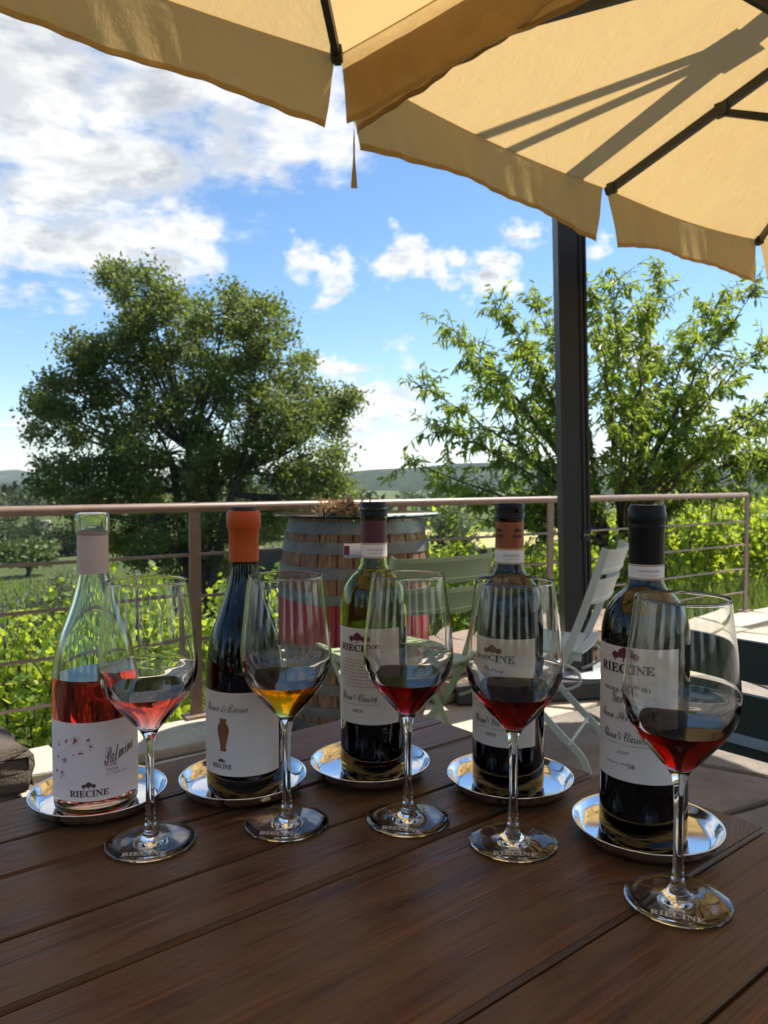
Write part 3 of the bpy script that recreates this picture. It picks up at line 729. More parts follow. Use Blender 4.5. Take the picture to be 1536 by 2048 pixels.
def bush(name, label, cat, px, ytop, Y, wpx, hpx, leaf, mat, n, group=None, trunk=True, zb=None, tmpl=LEAF_OVAL, upright=.2, nsubs=26, bark='oak_bark'):
    """a tree or shrub given by where its crown's top stands"""
    top = pxw(px, ytop, Y); zg = gz(top[0], top[1]) if zb is None else zb
    t = thing(name, label, cat, (top[0], top[1], zg), 0., group)
    rx = wpx / 2 * Y / 1539.; rz = hpx / 2 * Y / 1539.; cz = top[2] - zg - rz
    lst = []; wood = MB()
    for k in range(nsubs):
        d = rdir(1, .15)[0]; s = np.array([0, 0, cz]) + d * np.array([rx, rx, rz]) * rng.uniform(.3, .92)
        m = max(6, int(n / nsubs)); p = s + rng.normal(0, 1, (m, 3)) * np.array([rx, rx, rz]) * .22
        ax = norm(rdir(m) + .5 * d + np.array([0, 0, upright])); lst.append(scatter(tmpl, p, ax, rdir(m, .7), rng.uniform(.7, 1.3, m) * leaf))
        if trunk and k < 9: wood.tube(bez((0, 0, max(0., cz - rz) * .6), (s * .3)[:2].tolist() + [cz * .7], s, 4), np.array([.05, .04, .03, .02]) * rx * .8, 5)
    if trunk:
        wood.tube([(0, 0, -.2), (.03 * rx, 0, max(.3, cz - rz) * .5), (0, 0, max(.4, cz * .8))], [rx * .09, rx * .075, rx * .06], 7); wood.build('trunk', bark, t)
    mkcrown(lst, 'crown', mat, t); return t

def build_far():
    L = LEAF_LANCE
    bush('olive_tree', 'silvery olive tree at the left edge above the vines', 'olive tree', 60, 1180, 14., 150, 150, .11, 'olive_leaf', 3200, tmpl=L, upright=.5, nsubs=34)
    bush('olive_tree', 'taller silvery olive tree just left of the rosé bottle neck', 'olive tree', 135, 1150, 14.5, 110, 170, .11, 'olive_leaf', 3000, tmpl=L, upright=.5, nsubs=34)
    bush('olive_tree', 'grey green olive tree seen between barrel and orange-necked red bottle', 'olive tree', 905, 1015, 15., 110, 150, .11, 'olive_leaf', 3400, tmpl=L, upright=.5, nsubs=34)
    bush('olive_tree', 'pale feathery tree below the handrail right of the black-capped bottle', 'olive tree', 1385, 990, 31., 140, 70, .16, 'olive_leaf', 2600, tmpl=L, upright=.3, nsubs=34)
    bush('green_shrub', 'round mid green shrub on the grassy slope at far left', 'shrub', 55, 1085, 70., 120, 46, .55, 'far_light_leaf', 1600)
    # dark wooded hollow behind it
    for k, (px, yt, Y, w, h) in enumerate([(10, 1030, 120, 90, 80), (60, 1038, 118, 80, 70), (105, 1060, 112, 70, 60), (140, 1058, 110, 66, 60), (30, 1062, 105, 70, 50), (-30, 1035, 115, 90, 80), (85, 1075, 100, 60, 44), (175, 1070, 112, 70, 50),
                                           (215, 1075, 120, 70, 40), (560, 1045, 130, 80, 46), (615, 1040, 125, 70, 50), (500, 1050, 135, 80, 46), (850, 1035, 140, 80, 40), (1010, 1050, 130, 70, 36), (1060, 1045, 135, 80, 40), (960, 1045, 150, 70, 30)]):
        bush('valley_tree', 'dark leafy tree in the wooded hollow across the valley', 'tree', px, yt, Y, w, h, .75, 'far_leaf', 800, 'dark trees in the valley wood', trunk=False, nsubs=22)
    for k in range(26):
        px = rng.uniform(195, 345); yt = rng.uniform(1036, 1100); Y = 210 - (yt - 1036) * 1.6
        bush('orchard_tree', 'small pale olive bush dotted over the light green slope', 'olive tree', px, yt, Y, 20, 13, .7, 'far_light_leaf', 110, 'olive bushes on the far slope', trunk=False, nsubs=8)
    for k in range(12):
        px = -20 + k * 11 + rng.uniform(-4, 4)
        bush('orchard_tree', 'pale grove tree in the row below the cypresses', 'tree', px, 1000 + rng.uniform(-2, 4), 235., 24, 17, .8, 'olive_leaf', 150, 'pale grove below the cypresses', trunk=False, nsubs=8)
    bush('round_tree', 'round pale green tree right of the cypresses at far left', 'tree', 75, 982, 250., 42, 24, .9, 'far_light_leaf', 500, trunk=False)
    for (px, yt, lab) in ((9, 972, 'shortest dark cypress at the left picture edge'), (20, 975, 'middle dark cypress of the three at far left'), (29, 965, 'slim tallest dark cypress of the three at far left')):
        Y = 245.; top = pxw(px, yt, Y); zg = gz(top[0], top[1]); t = thing('cypress_tree', lab, 'cypress', (top[0], top[1], zg), 0, 'cypresses at far left')
        H = top[2] - zg; w = .62 if px == 29 else .95; n = 900; zz = rng.uniform(.04, 1, n) * H; rr_ = w * np.sin(np.clip(zz / H, 0, 1) ** .7 * np.pi) ** .6 * rng.uniform(.5, 1, n); an = rng.uniform(0, 6.28, n)
        p = np.stack([rr_ * np.cos(an), rr_ * np.sin(an), zz], -1); ax = norm(np.stack([np.cos(an) * .3, np.sin(an) * .3, np.ones(n)], -1) + rng.normal(0, .2, (n, 3)))
        mkcrown([scatter(LEAF_OVAL, p, ax, rdir(n), .7)], 'crown', 'cypress_leaf', t)
        tr = MB(); tr.tube([(0, 0, -.3), (0, 0, H * .8)], [.2, .05], 6); tr.build('trunk', 'oak_bark', t)
    # trees behind the viewer, mirrored in bottles and glasses
    for k, (x, y, w, h) in enumerate(((-11., -8.5, 3.6, 4.6), (-7.2, -12.5, 3.4, 5.2), (-2.0, -15., 4.4, 4.8), (3.6, -14., 3.6, 4.6), (8.2, -11.5, 3.6, 5.0), (12.5, -6.5, 3.2, 4.2), (-14., -3.2, 3.2, 4.0))):
        t = thing('garden_tree', 'dark garden tree behind the viewer, seen only mirrored in the bottles', 'tree', (x, y, -.42), 0, 'trees behind the viewer')
        n = 4200; sub_ = np.array([0, 0, h * .56]) + rdir(60, .1) * np.array([w * .5, w * .5, h * .46]) * rng.uniform(.4, 1., (60, 1)); p = sub_[rng.integers(60, size=n)] + rng.normal(0, .34, (n, 3))
        mkcrown([scatter(LEAF_OVAL, p, rdir(n), rdir(n, .7), rng.uniform(.2, .4, n))], 'crown', 'far_leaf', t)
        tr = MB(); tr.tube([(0, 0, 0), (.05, 0, h * .35), (0, .05, h * .8)], [.16, .12, .04], 7); tr.build('trunk', 'oak_bark', t)
    # farmhouses
    def house(label, px, py, Y, wpx, hpx, rot):
        c = pxw(px, py, Y); sc_ = Y / 1539.; W = wpx * sc_; H = hpx * sc_; zg = c[2] - H
        t = thing('farmhouse', label, 'house', (c[0], c[1], zg), rot)
        m = MB(); m.box((0, 0, H * .3), (W, W * .6, H * .6 + 2)); m.build('wall', 'house_wall', t)
        m = MB(); e = W * .54; d = W * .36
        m.add([(-e, -d, H * .58), (e, -d, H * .58), (e, d, H * .58), (-e, d, H * .58), (-e, 0, H), (e, 0, H)], [(0, 1, 5, 4), (2, 3, 4, 5), (0, 4, 3), (1, 2, 5), (3, 2, 1, 0)], 0, False)
        rf = m.build('roof', 'house_roof', t); m = MB(); m.box((-W * .3, 0, H * 1.0), (W * .08, W * .08, H * .3)); m.build('chimney', 'house_wall', rf)
        for q in (-.3, 0, .3):
            m = MB(); m.box((q * W, -W * .302, H * .3), (W * .09, .12, H * .22)); m.build('window', 'house_window', t)
    house('small farmhouse with red tiled roof among dark trees at far left', 86, 1046, 128., 26, 18, .3)
    house('tiny white house with red roof beside the yellow field', 935, 1052, 140., 15, 12, -.2)
    # field wall
    w = MB(); n = 60; rs = np.random.default_rng(2); V = []
    for i in range(n):
        px = 482 + i * (1130 - 482) / (n - 1); Yw = 15.5 + .004 * (px - 430)
        x = (px - 768) / 1539. * Yw; zt = pxw(px, 1096 + rs.normal(0, 1.2), Yw)[2]
        V += [(x, Yw - .2, zt - 1.6), (x, Yw - .2, zt), (x, Yw + .2, zt), (x, Yw + .2, zt - 1.6)]
    F = [(i * 4 + k, i * 4 + 4 + k, i * 4 + 5 + k, i * 4 + 1 + k) for i in range(n - 1) for k in range(3)]
    w.add(V, F, 0, False); o = w.build('field_wall', 'field_wall'); tag(o, 'long grey dry stone wall crossing below the yellow field', 'stone wall')
    # far-off woods on the valley floor and slopes: read as one mass
    pos = []
    for k in range(520):
        Yd = float(np.exp(rng.uniform(math.log(170), math.log(880)))); px = rng.uniform(-350, 1900); x = (px - 768) / 1539 * Yd
        if math.sin(x * .021 + Yd * .013) + math.sin(Yd * .031 - x * .008) + rng.normal(0, .5) < -.1: continue
        if 120 < -x < 290 and 290 < Yd < 430: continue
        m = 34; sx = rng.uniform(2.2, 4.5); c = np.array([x, Yd, gz(x, Yd) + sx * .75]); d = rdir(m, .2); pos.append(c + d * sx * rng.uniform(.5, 1., (m, 1)) * np.array([1.3, 1.3, .9]))
    pos = np.concatenate(pos); V, F = scatter(LEAF_OVAL, pos, rdir(len(pos)), rdir(len(pos), .8), rng.uniform(1.6, 3.2, len(pos)))
    tag(ob('distant_woods', npmesh('distant_woods', V, F, 'far_leaf')), 'distant dark woods spread over the valley floor', 'woods', kind='stuff')
    # rough grass, poppies
    n = 20000; a = rng.uniform(-2.6, 8.5, n); out = rng.uniform(.04, 1, n) ** 1.5 * 4.2; P = RA + np.outer(a, RD) + np.outer(out, RN)
    z = ground_z(P[:, 0], P[:, 1]); pos = np.column_stack([P, z]); ax = rdir(n) * .45 + np.array([0, 0, 1.]); sc_ = rng.uniform(.10, .30, n) * np.where(rng.random(n) < .1, 1.5, 1)
    V, F = scatter((BLADE[0] * np.array([1, .7, 1]), BLADE[1]), pos, ax, rdir(n), sc_)
    tag(ob('grass', npmesh('grass', V, F, 'grass_blade')), 'tall rough grass growing just outside the railing', 'grass', kind='stuff')
    n = 9000; px = rng.uniform(-100, 700, n); Y = rng.uniform(16, 60, n); x = (px - 768) / 1539 * Y; pos = np.column_stack([x, Y, ground_z(x, Y)])
    V, F = scatter(BLADE, pos, rdir(n) * .5 + np.array([0, 0, 1.]), rdir(n), rng.uniform(.4, 1.1, n)); tag(ob('meadow_grass', npmesh('meadow_grass', V, F, 'grass_blade')), 'tall meadow grass on the slope behind the vines', 'grass', kind='stuff')
    n = 900; px = rng.uniform(1440, 1560, n); Y = rng.uniform(30, 36, n); x = (px - 768) / 1539 * Y; pos = np.column_stack([x, Y, ground_z(x, Y)])
    V, F = scatter(BLADE, pos, rdir(n) * .4 + np.array([0, 0, 1.]), rdir(n), rng.uniform(.5, 1.3, n)); tag(ob('scrub', npmesh('scrub', V, F, 'grass_blade')), 'scrubby grass bank beyond the vines on the right', 'grass', kind='stuff')
    c = pxw(1475, 1020, 28.); n = 160; p = c + rng.normal(0, 1, (n, 3)) * np.array([.28, .25, .12]); V, F = scatter(LEAF_OVAL, p, rdir(n), rdir(n, 1), .10)
    t = thing('poppy_clump', 'small clump of orange red poppies beyond the railing corner', 'flowers', (0, 0, 0)); ob('petals', npmesh('petals', V, F, 'poppy'), t)
    n = 60; p2 = c + rng.normal(0, 1, (n, 3)) * np.array([.25, .2, .02]) - np.array([0, 0, 1.]); V, F = scatter((BLADE[0] * np.array([1, .5, 1]), BLADE[1]), p2, rdir(n) * .1 + np.array([0, 0, 1.]), rdir(n), 1.05); ob('stems', npmesh('stems', V, F, 'grass_blade'), t)
build_far()

# ------------------------------------------------------------------ cantilever umbrellas
def build_umbrella():
    Hh = 1.42; ZE = 2.36; ZH = 2.84
    t = thing('cantilever_umbrella', 'yellow cantilever umbrella on the right, hung from the dark post by the railing', 'umbrella', (1.860, 2.312, 0), ROT, 'umbrellas over the terrace')
    ring = [(0, 1), (1, 1), (1, 0), (1, -1), (0, -1), (-1, -1), (-1, 0), (-1, 1)]
    ring = [np.array([x * Hh, y * Hh, ZE + (.0 if x * y == 0 else .055)]) for x, y in ring]
    hub = np.array([0, 0, ZH]); rs = np.random.default_rng(9)
    for i in range(8):
        A, B = ring[i], ring[(i + 1) % 8]; n = 16; idx = {}; V = []; F = []
        ph = rs.uniform(0, 6)
        for a in range(n + 1):
            for b in range(a + 1):
                s = a / n; q = b / a if a else 0; p = hub + (A + (B - A) * q - hub) * s
                bul = math.sin(math.pi * q) * s
                p = p + np.array([0, 0, -.026 * bul * s + .006 * math.sin(9 * q + ph + 3 * s) * s * (1 - s) * math.sin(math.pi * q)])
                # tension creases running from the rib ends
                p[2] += .006 * math.exp(-8 * q) * math.sin(26 * s) * s * s * math.sin(math.pi * q)
                idx[a, b] = len(V); V.append(tuple(p))
        for a in range(n):
            for b in range(a + 1):
                F.append((idx[a, b], idx[a + 1, b], idx[a + 1, b + 1]))
                if b < a: F.append((idx[a, b], idx[a + 1, b + 1], idx[a, b + 1]))
        MB().add(V, F).build('canopy_panel', 'canopy_fabric', t)
        # hanging valance
        d = (B - A); Ln = np.linalg.norm(d[:2]); out = np.array([d[1], -d[0], 0]) / Ln
        if np.dot(out[:2], (A + B)[:2]) < 0: out = -out
        V = []; F = []; nu, nv = 90, 12; k1, k2, k3 = rs.uniform(0, 6, 3)
        for v in range(nv + 1):
            w = v / nv
            for u in range(nu + 1):
                q = u / nu; inset = (.014 + .060 * w) / Ln; qq = inset + (1 - 2 * inset) * q
                e = abs(2 * qq - 1); drop = .178 + .075 * e ** 2.5 + .008 * math.sin(7 * qq + k1)
                p = A + d * qq; sag = math.sin(math.pi * qq) * .026
                wave = (.016 * math.sin(8 * qq + k2) + .008 * math.sin(19 * qq + k3) + .005 * math.sin(47 * qq + k1 + 3 * w) * e + .003 * math.sin(83 * qq + k2 - 5 * w)) * w + .012 * w * (1 - e)
                p = p + np.array([0, 0, -sag * 1.0 - drop * w]) + out * (wave - .008 * w)
                if v == 0: p = p - out * .002 + np.array([0, 0, .004])
                V.append(tuple(p))
        for v in range(nv):
            for u in range(nu): o = v * (nu + 1) + u; F.append((o, o + 1, o + nu + 2, o + nu + 1))
        val = MB().add(V, F).build('valance', 'canopy_fabric', t)
        o0 = (nv - 1) * (nu + 1); HV = [tuple(np.array(V[o0 + u_ + s_ * (nu + 1)]) - out * .0012) for s_ in (0, 1) for u_ in range(nu + 1)]
        MB().add(HV, [(u_, u_ + 1, nu + 2 + u_, nu + 1 + u_) for u_ in range(nu)]).build('hem_band', 'canopy_fabric', val)
        hem = MB(); hem.tube([V[nv * (nu + 1) + u] for u in range(nu + 1)], .0022, 5); hem.build('hem', 'hem_cord', val)
    for i in range(8):
        e = ring[i]; dv = e - hub; dn = dv / np.linalg.norm(dv); off = np.array([0, 0, -.022])
        m = MB(); m.bar(hub + off * 1.3, e + off - dn * .01, .022, .034); m.box(tuple(e + off - dn * .04), (.035, .035, .04), Matrix.Rotation(math.atan2(dv[1], dv[0]), 3, 'Z')); m.build('rib', 'rib_black', t)
        j = hub + dv * (.63 if i % 2 == 0 else .43) + off; sl_ = np.array([0, 0, 2.10]) + np.array([dv[0], dv[1], 0]) / np.linalg.norm(dv[:2]) * .05
        m = MB(); m.bar(j + np.array([0, 0, -.02]), sl_, .018, .026); m.box(tuple(j + np.array([0, 0, -.01])), (.03, .05, .05), Matrix.Rotation(math.atan2(dv[1], dv[0]) + math.pi / 2, 3, 'Z')); m.build('strut', 'rib_black', t)
    m = MB(); m.lathe([(0, 2.0), (.03, 2.0), (.03, 3.22), (0, 3.22)], 20); m.lathe([(0, 2.05), (.06, 2.05), (.065, 2.14), (0, 2.14)], 20); m.lathe([(0, ZH - .06), (.075, ZH - .06), (.07, ZH + .06), (0, ZH + .06)], 20); m.build('hub', 'rib_black', t, autosmooth=40)
    # mast, arm and tie bars above the canopy
    mx, my = .365, 1.807; lean = np.array([-.017, .0])                     # lean per metre
    m = MB(); W, D = .140, .12
    pr = [(-W / 2, -D / 2), (.022, -D / 2), (.022, -D / 2 + .012), (.036, -D / 2 + .012), (.036, -D / 2), (.050, -D / 2), (.050, -D / 2 + .018), (.058, -D / 2 + .018), (.058, -D / 2), (W / 2, -D / 2), (W / 2, D / 2), (-W / 2, D / 2)]
    ca, sa = math.cos(-ROT), math.sin(-ROT)                                # mast front turned to the terrace side
    V = []; zs = (.06, 4.48)
    lw = np.array([-.028, 0.]); ll = np.array([lw @ U, lw @ NF])
    for z in zs:
        for x, y in pr: V.append((mx + ll[0] * z + x * ca - y * sa, my + ll[1] * z + x * sa + y * ca, z))
    k = len(pr); m.add(V, [(i, (i + 1) % k, k + (i + 1) % k, k + i) for i in range(k)] + [tuple(range(k - 1, -1, -1)), tuple(range(k, 2 * k))], 0, False)
    po = m.build('post', 'anthracite', t)
    lx = lambda z: (mx + ll[0] * z, my + ll[1] * z)
    z = .81; c = lx(z); m = MB(); m.box((c[0] + .046 * ca + .066 * sa, c[1] + .046 * sa - .066 * ca, z), (.036, .016, .062), Matrix.Rotation(-ROT, 3, 'Z')); lt = m.build('latch', 'anthracite', po, bevel=.003)
    for q in (-.008, .008):
        m = MB(); m.tube([(c[0] + (.046 + q) * ca + .073 * sa, c[1] + (.046 + q) * sa - .073 * ca, z + .004), (c[0] + (.046 + q) * ca + .077 * sa, c[1] + (.046 + q) * sa - .077 * ca, z + .004)], .003, 8); m.build('rivet', 'steel_tray', lt)
    m = MB(); m.bar((0, -.05, 3.17), (0, .76, 2.905), .085, .07); m.build('arm', 'anthracite', t)
    m = MB(); m.bar((0, .70, 2.91), (0, 1.46, 2.66), .062, .07); m.bar((0, 1.42, 2.665), (*lx(2.62)[:2], 2.64), .07, .07); m.box((0, .74, 2.91), (.13, .13, .10)); m.build('arm_bracket', 'anthracite', t)
    for zt, bx in ((4.40, -.02), (3.98, .02)):
        c = lx(zt); m = MB(); m.bar((bx, .72, 2.93), (c[0], c[1], zt), .034, .034); m.build('tie_bar', 'anthracite', t)
    # base
    m = MB(); c = lx(0); w2 = np.array([.78, 3.83]) - np.array([1.860, 2.312])
    m.box((float(w2 @ U), float(w2 @ NF), .062), (.92, .28, .085), Matrix.Rotation(R(9) - ROT, 3, 'Z')); b = m.build('base', 'concrete_base', t, bevel=.006)
    m = MB(); m.lathe([(0, .106), (.20, .106), (.205, .112), (.20, .118), (0, .120)], 40); pl = m.build('base_plate', 'plate_grey', t); pl.location = (c[0], c[1], 0)
    for q in ((-.12, -.09), (.12, -.09), (.12, .09), (-.12, .09)):
        m = MB(); m.tube([(0, 0, .115), (0, 0, .135)], .014, 6); bo = m.build('bolt', 'plate_grey', t); bo.location = (c[0] + q[0], c[1] + q[1], 0)
    # tie strap at the near-left far corner
    e = ring[7]; m = MB(); V = []; n = 14
    for i in range(n + 1):
        z = e[2] - .10 - .30 * i / n; tw = (i / n) * 2.6; w = .010 * abs(math.cos(tw * .9)) + .0035
        V += [(e[0] + .015 - w * math.cos(tw), e[1] - .05 - w * math.sin(tw), z), (e[0] + .015 + w * math.cos(tw), e[1] - .05 + w * math.sin(tw), z)]
    m.add(V, [(2 * i, 2 * i + 1, 2 * i + 3, 2 * i + 2) for i in range(n)]).build('tie_strap', 'hem_cord', t)
    return t
simple('hem_cord', (.36, .25, .12), .8, 0., .1, 60, .1)
umbB = build_umbrella()
umbA = copy_tree(umbB); umbA.location = (-.343, .482, .008); umbA['label'] = 'yellow umbrella canopy overhead on the left, its corner pointing at the clouds'

# ------------------------------------------------------------------ barrel with glass top
def build_barrel():
    t = thing('wine_barrel', 'old oak wine barrel with grey hoops and red painted belly', 'barrel', (-.125, 3.42, .012), .1)
    H = .92; rad = lambda z: .290 + .062 * (1 - ((z - H / 2) / (H / 2)) ** 2)
    N = 26; zs = np.linspace(0, H, 15); rs = np.random.default_rng(4)
    wd = rs.uniform(.8, 1.2, N); wd = wd / wd.sum() * 2 * math.pi; a0 = 0
    for k in range(N):
        a1 = a0 + wd[k]; V = []; g_ = .006
        for z in zs:
            r = rad(z)
            for rr_, da in ((r - .004, g_), (r, g_ + .012), (r + .0008, .5 * wd[k]), (r, wd[k] - g_ - .012), (r - .004, wd[k] - g_), (r - .026, wd[k] - g_), (r - .026, g_)):
                V.append((rr_ * math.cos(a0 + da), rr_ * math.sin(a0 + da), z))
        n = 7; F = [(i * n + q, i * n + (q + 1) % n, (i + 1) * n + (q + 1) % n, (i + 1) * n + q) for i in range(14) for q in range(n)] + [tuple(range(6, -1, -1)), tuple(14 * n + q for q in range(n))]
        MB().add(V, F, 0, False).build('stave', 'barrel_wood', t); a0 = a1
    for z0, z1 in ((.855, .905), (.775, .822), (.675, .72), (.572, .612), (.30, .345), (.20, .245), (.10, .145), (.015, .065)):
        m = MB(); m.lathe([(rad(z0) - .006, z0), (rad(z0) + .0045, z0), (rad(z1) + .0045, z1), (rad(z1) - .006, z1)], 72, closed=True)
        m.tube([((rad(z0) + .004) * math.cos(1), (rad(z0) + .004) * math.sin(1), (z0 + z1) / 2), ((rad(z0) + .009) * math.cos(1), (rad(z0) + .009) * math.sin(1), (z0 + z1) / 2)], .006, 8); m.build('hoop', 'hoop_steel', t, autosmooth=40)
    m = MB(); m.lathe([(0, H - .03), (.272, H - .03), (.272, H - .055), (0, H - .055)], 40); m.build('head', 'barrel_wood', t, autosmooth=40)
    g_ = MB(); g_.lathe([(0, 0), (.366, 0), (.370, .003), (.370, .007), (.366, .010), (0, .010)], 96); o = g_.build('glass_table_top', 'table_glass', None, (-.125, 3.42, .934), autosmooth=30); tag(o, 'round greenish glass disc lying on top of the barrel', 'glass top')
    w = thing('dried_wreath', 'small wreath of dry brown leaves and twigs on the barrel top', 'wreath', (-.185, 3.36, .945))
    n = 420; an = rng.uniform(0, 6.28, n); rr_ = .072 + rng.normal(0, .022, n); p = np.stack([rr_ * np.cos(an), rr_ * np.sin(an), np.abs(rng.normal(.018, .014, n))], -1)
    ax = norm(np.stack([-np.sin(an), np.cos(an), rng.normal(.1, .5, n)], -1) + rng.normal(0, .6, (n, 3))); V, F = scatter(LEAF_LANCE, p, ax, rdir(n, .4), rng.uniform(.03, .06, n)); ob('leaves', npmesh('leaves', V, F, 'dry_leaf'), w)
    m = MB()
    for k in range(9):
        a = k * .7; m.tube([(.075 * math.cos(a + q), .075 * math.sin(a + q), .012 + .012 * math.sin(5 * q + k)) for q in np.linspace(0, 1.6, 8)], .0025, 5)
    m.tube([(-.01, -.06, .02), (.03, -.05, .085)], .003, 5); m.build('twigs', 'peach_bark', w)
build_barrel()

# ------------------------------------------------------------------ folding chairs
def build_chair(mat, label, loc, rotz):
    t = thing('folding_chair', label, 'chair', loc, rotz, 'slatted folding chairs')
    Wd = .200
    def smooth(pts, n=5):
        P = [Vector(p) for p in pts]; out = []
        for i in range(len(P) - 1):
            p0 = P[max(i - 1, 0)]; p1 = P[i]; p2 = P[i + 1]; p3 = P[min(i + 2, len(P) - 1)]
            for k in range(n):
                s = k / n; out.append(.5 * ((2 * p1) + (p2 - p0) * s + (2 * p0 - 5 * p1 + 4 * p2 - p3) * s * s + (3 * p1 - p0 - 3 * p2 + p3) * s ** 3))
        return out + [P[-1]]
    def strap(path, w, th, xdir=Vector((1, 0, 0))):
        V = []; n = len(path)
        for i, p in enumerate(path):
            tg = (path[min(i + 1, n - 1)] - path[max(i - 1, 0)]).normalized(); nn_ = tg.cross(xdir).normalized()
            for sx, sn in ((-1, -1), (1, -1), (1, 1), (-1, 1)): V.append(p + xdir * (th / 2 * sx) + nn_ * (w / 2 * sn))
        F = [(i * 4 + k, i * 4 + (k + 1) % 4, i * 4 + 4 + (k + 1) % 4, i * 4 + 4 + k) for i in range(n - 1) for k in range(4)] + [(3, 2, 1, 0), tuple((n - 1) * 4 + k for k in range(4))]
        return V, F
    for sx in (-1, 1):
        V, F = strap(smooth([(sx * Wd, -.285, .835), (sx * Wd, -.19, .55), (sx * Wd, -.10, .36), (sx * Wd, .06, .17), (sx * Wd, .17, .075), (sx * Wd, .205, .0)]), .028, .007)
        MB().add(V, F).build('front_leg', mat, t, autosmooth=35)
        V, F = strap(smooth([(sx * (Wd - .022), .165, .435), (sx * (Wd - .022), .03, .29), (sx * (Wd - .022), -.12, .14), (sx * (Wd - .022), -.20, .065), (sx * (Wd - .022), -.23, .0)]), .026, .007)
        MB().add(V, F).build('rear_leg', mat, t, autosmooth=35)
        m = MB(); m.bar((sx * (Wd - .012), -.20, .432), (sx * (Wd - .012), .20, .440), .008, .026); m.build('seat_rail', mat, t)
        m = MB(); m.tube([(sx * (Wd + .002), -.135, .405), (sx * (Wd + .045), -.135, .405)], .011, 12); m.build('knob', 'brass_knob', t)
        m = MB(); m.tube(smooth([(sx * (Wd + .012), -.13, .41), (sx * (Wd + .02), -.19, .39), (sx * (Wd + .015), -.20, .34), (sx * (Wd - .01), -.13, .30)]), .006, 8); m.build('hinge_hook', mat, t)
    for y, z in ((.10, .13), (-.16, .105)):
        m = MB(); m.tube([(-Wd, y, z), (Wd, y, z)], .006, 8); m.build('crossbar', mat, t)
    m = MB(); m.tube([(-Wd - .01, -.135, .405), (Wd + .01, -.135, .405)], .007, 8); m.build('crossbar', mat, t)
    for k in range(8):
        y = -.185 + k * .052; V = []; n = 12
        for i in range(n + 1):
            x = -.195 + .39 * i / n; dz = -.010 * math.cos(math.pi * x / .39) - .012 * math.sin(math.pi * (y + .2) / .4)
            for yy, zz in ((-.0205, -.003), (-.0205, .003), (.0205, .003), (.0205, -.003)): V.append((x, y + yy, .452 + dz + zz))
        F = [(i * 4 + q, i * 4 + 4 + q, i * 4 + 4 + (q + 1) % 4, i * 4 + (q + 1) % 4) for i in range(n) for q in range(4)] + [(0, 1, 2, 3), tuple(n * 4 + q for q in (3, 2, 1, 0))]
        MB().add(V, F).build('seat_slat', mat, t, autosmooth=35)
    for zc, yb in ((.785, -.275), (.675, -.238)):
        V = []; n = 16; prof = ((-.045, .006), (-.045, -.002), (-.030, -.004), (-.026, -.001), (.026, -.001), (.030, -.004), (.045, -.002), (.045, .006))
        for i in range(n + 1):
            x = -.205 + .41 * i / n; dy = -.040 * (1 - (x / .205) ** 2)
            for zz, yy in prof: V.append((x, yb + dy - zz * .33 + yy - .004, zc + zz))
        k = len(prof); F = [(i * k + q, i * k + (q + 1) % k, i * k + k + (q + 1) % k, i * k + k + q) for i in range(n) for q in range(k)] + [tuple(range(k - 1, -1, -1)), tuple(n * k + q for q in range(k))]
        MB().add(V, F).build('back_slat', mat, t, autosmooth=35)
    return t
build_chair('chair_green', 'sage green slatted folding chair with its back to us before the barrel', (.045, 2.775, .010), math.atan2(.84, -.54) - math.pi / 2)
build_chair('chair_white', 'pale white folding chair seen side-on beside the umbrella post', (.62, 3.04, .010), math.atan2(.43, -.90) - math.pi / 2)

# ------------------------------------------------------------------ bench
def build_bench():
    e = np.array([.735, 1.985]); t = thing('garden_bench', 'dark green wooden bench with two back boards at the right edge', 'bench', (e[0], e[1], 0.01), math.atan2(NN[1], NN[0]))
    Lb = 1.5
    for z0, z1 in ((.600, .697), (.470, .568)):
        m = MB(); m.box((Lb / 2, 0, (z0 + z1) / 2), (Lb, .026, z1 - z0)); m.build('back_board', 'bench_green', t, bevel=.004)
    for k in range(3):
        m = MB(); m.box((Lb / 2, .085 + k * .115, .415), (Lb, .105, .026)); m.build('seat_board', 'bench_green', t, bevel=.004)
    for x in (.75, Lb - .1):
        m = MB(); m.box((x, .036, .345), (.05, .045, .69)); m.build('leg', 'bench_green', t, bevel=.003)
        m = MB(); m.box((x, .345, .20), (.05, .045, .40)); m.build('leg', 'bench_green', t, bevel=.003)
build_bench()

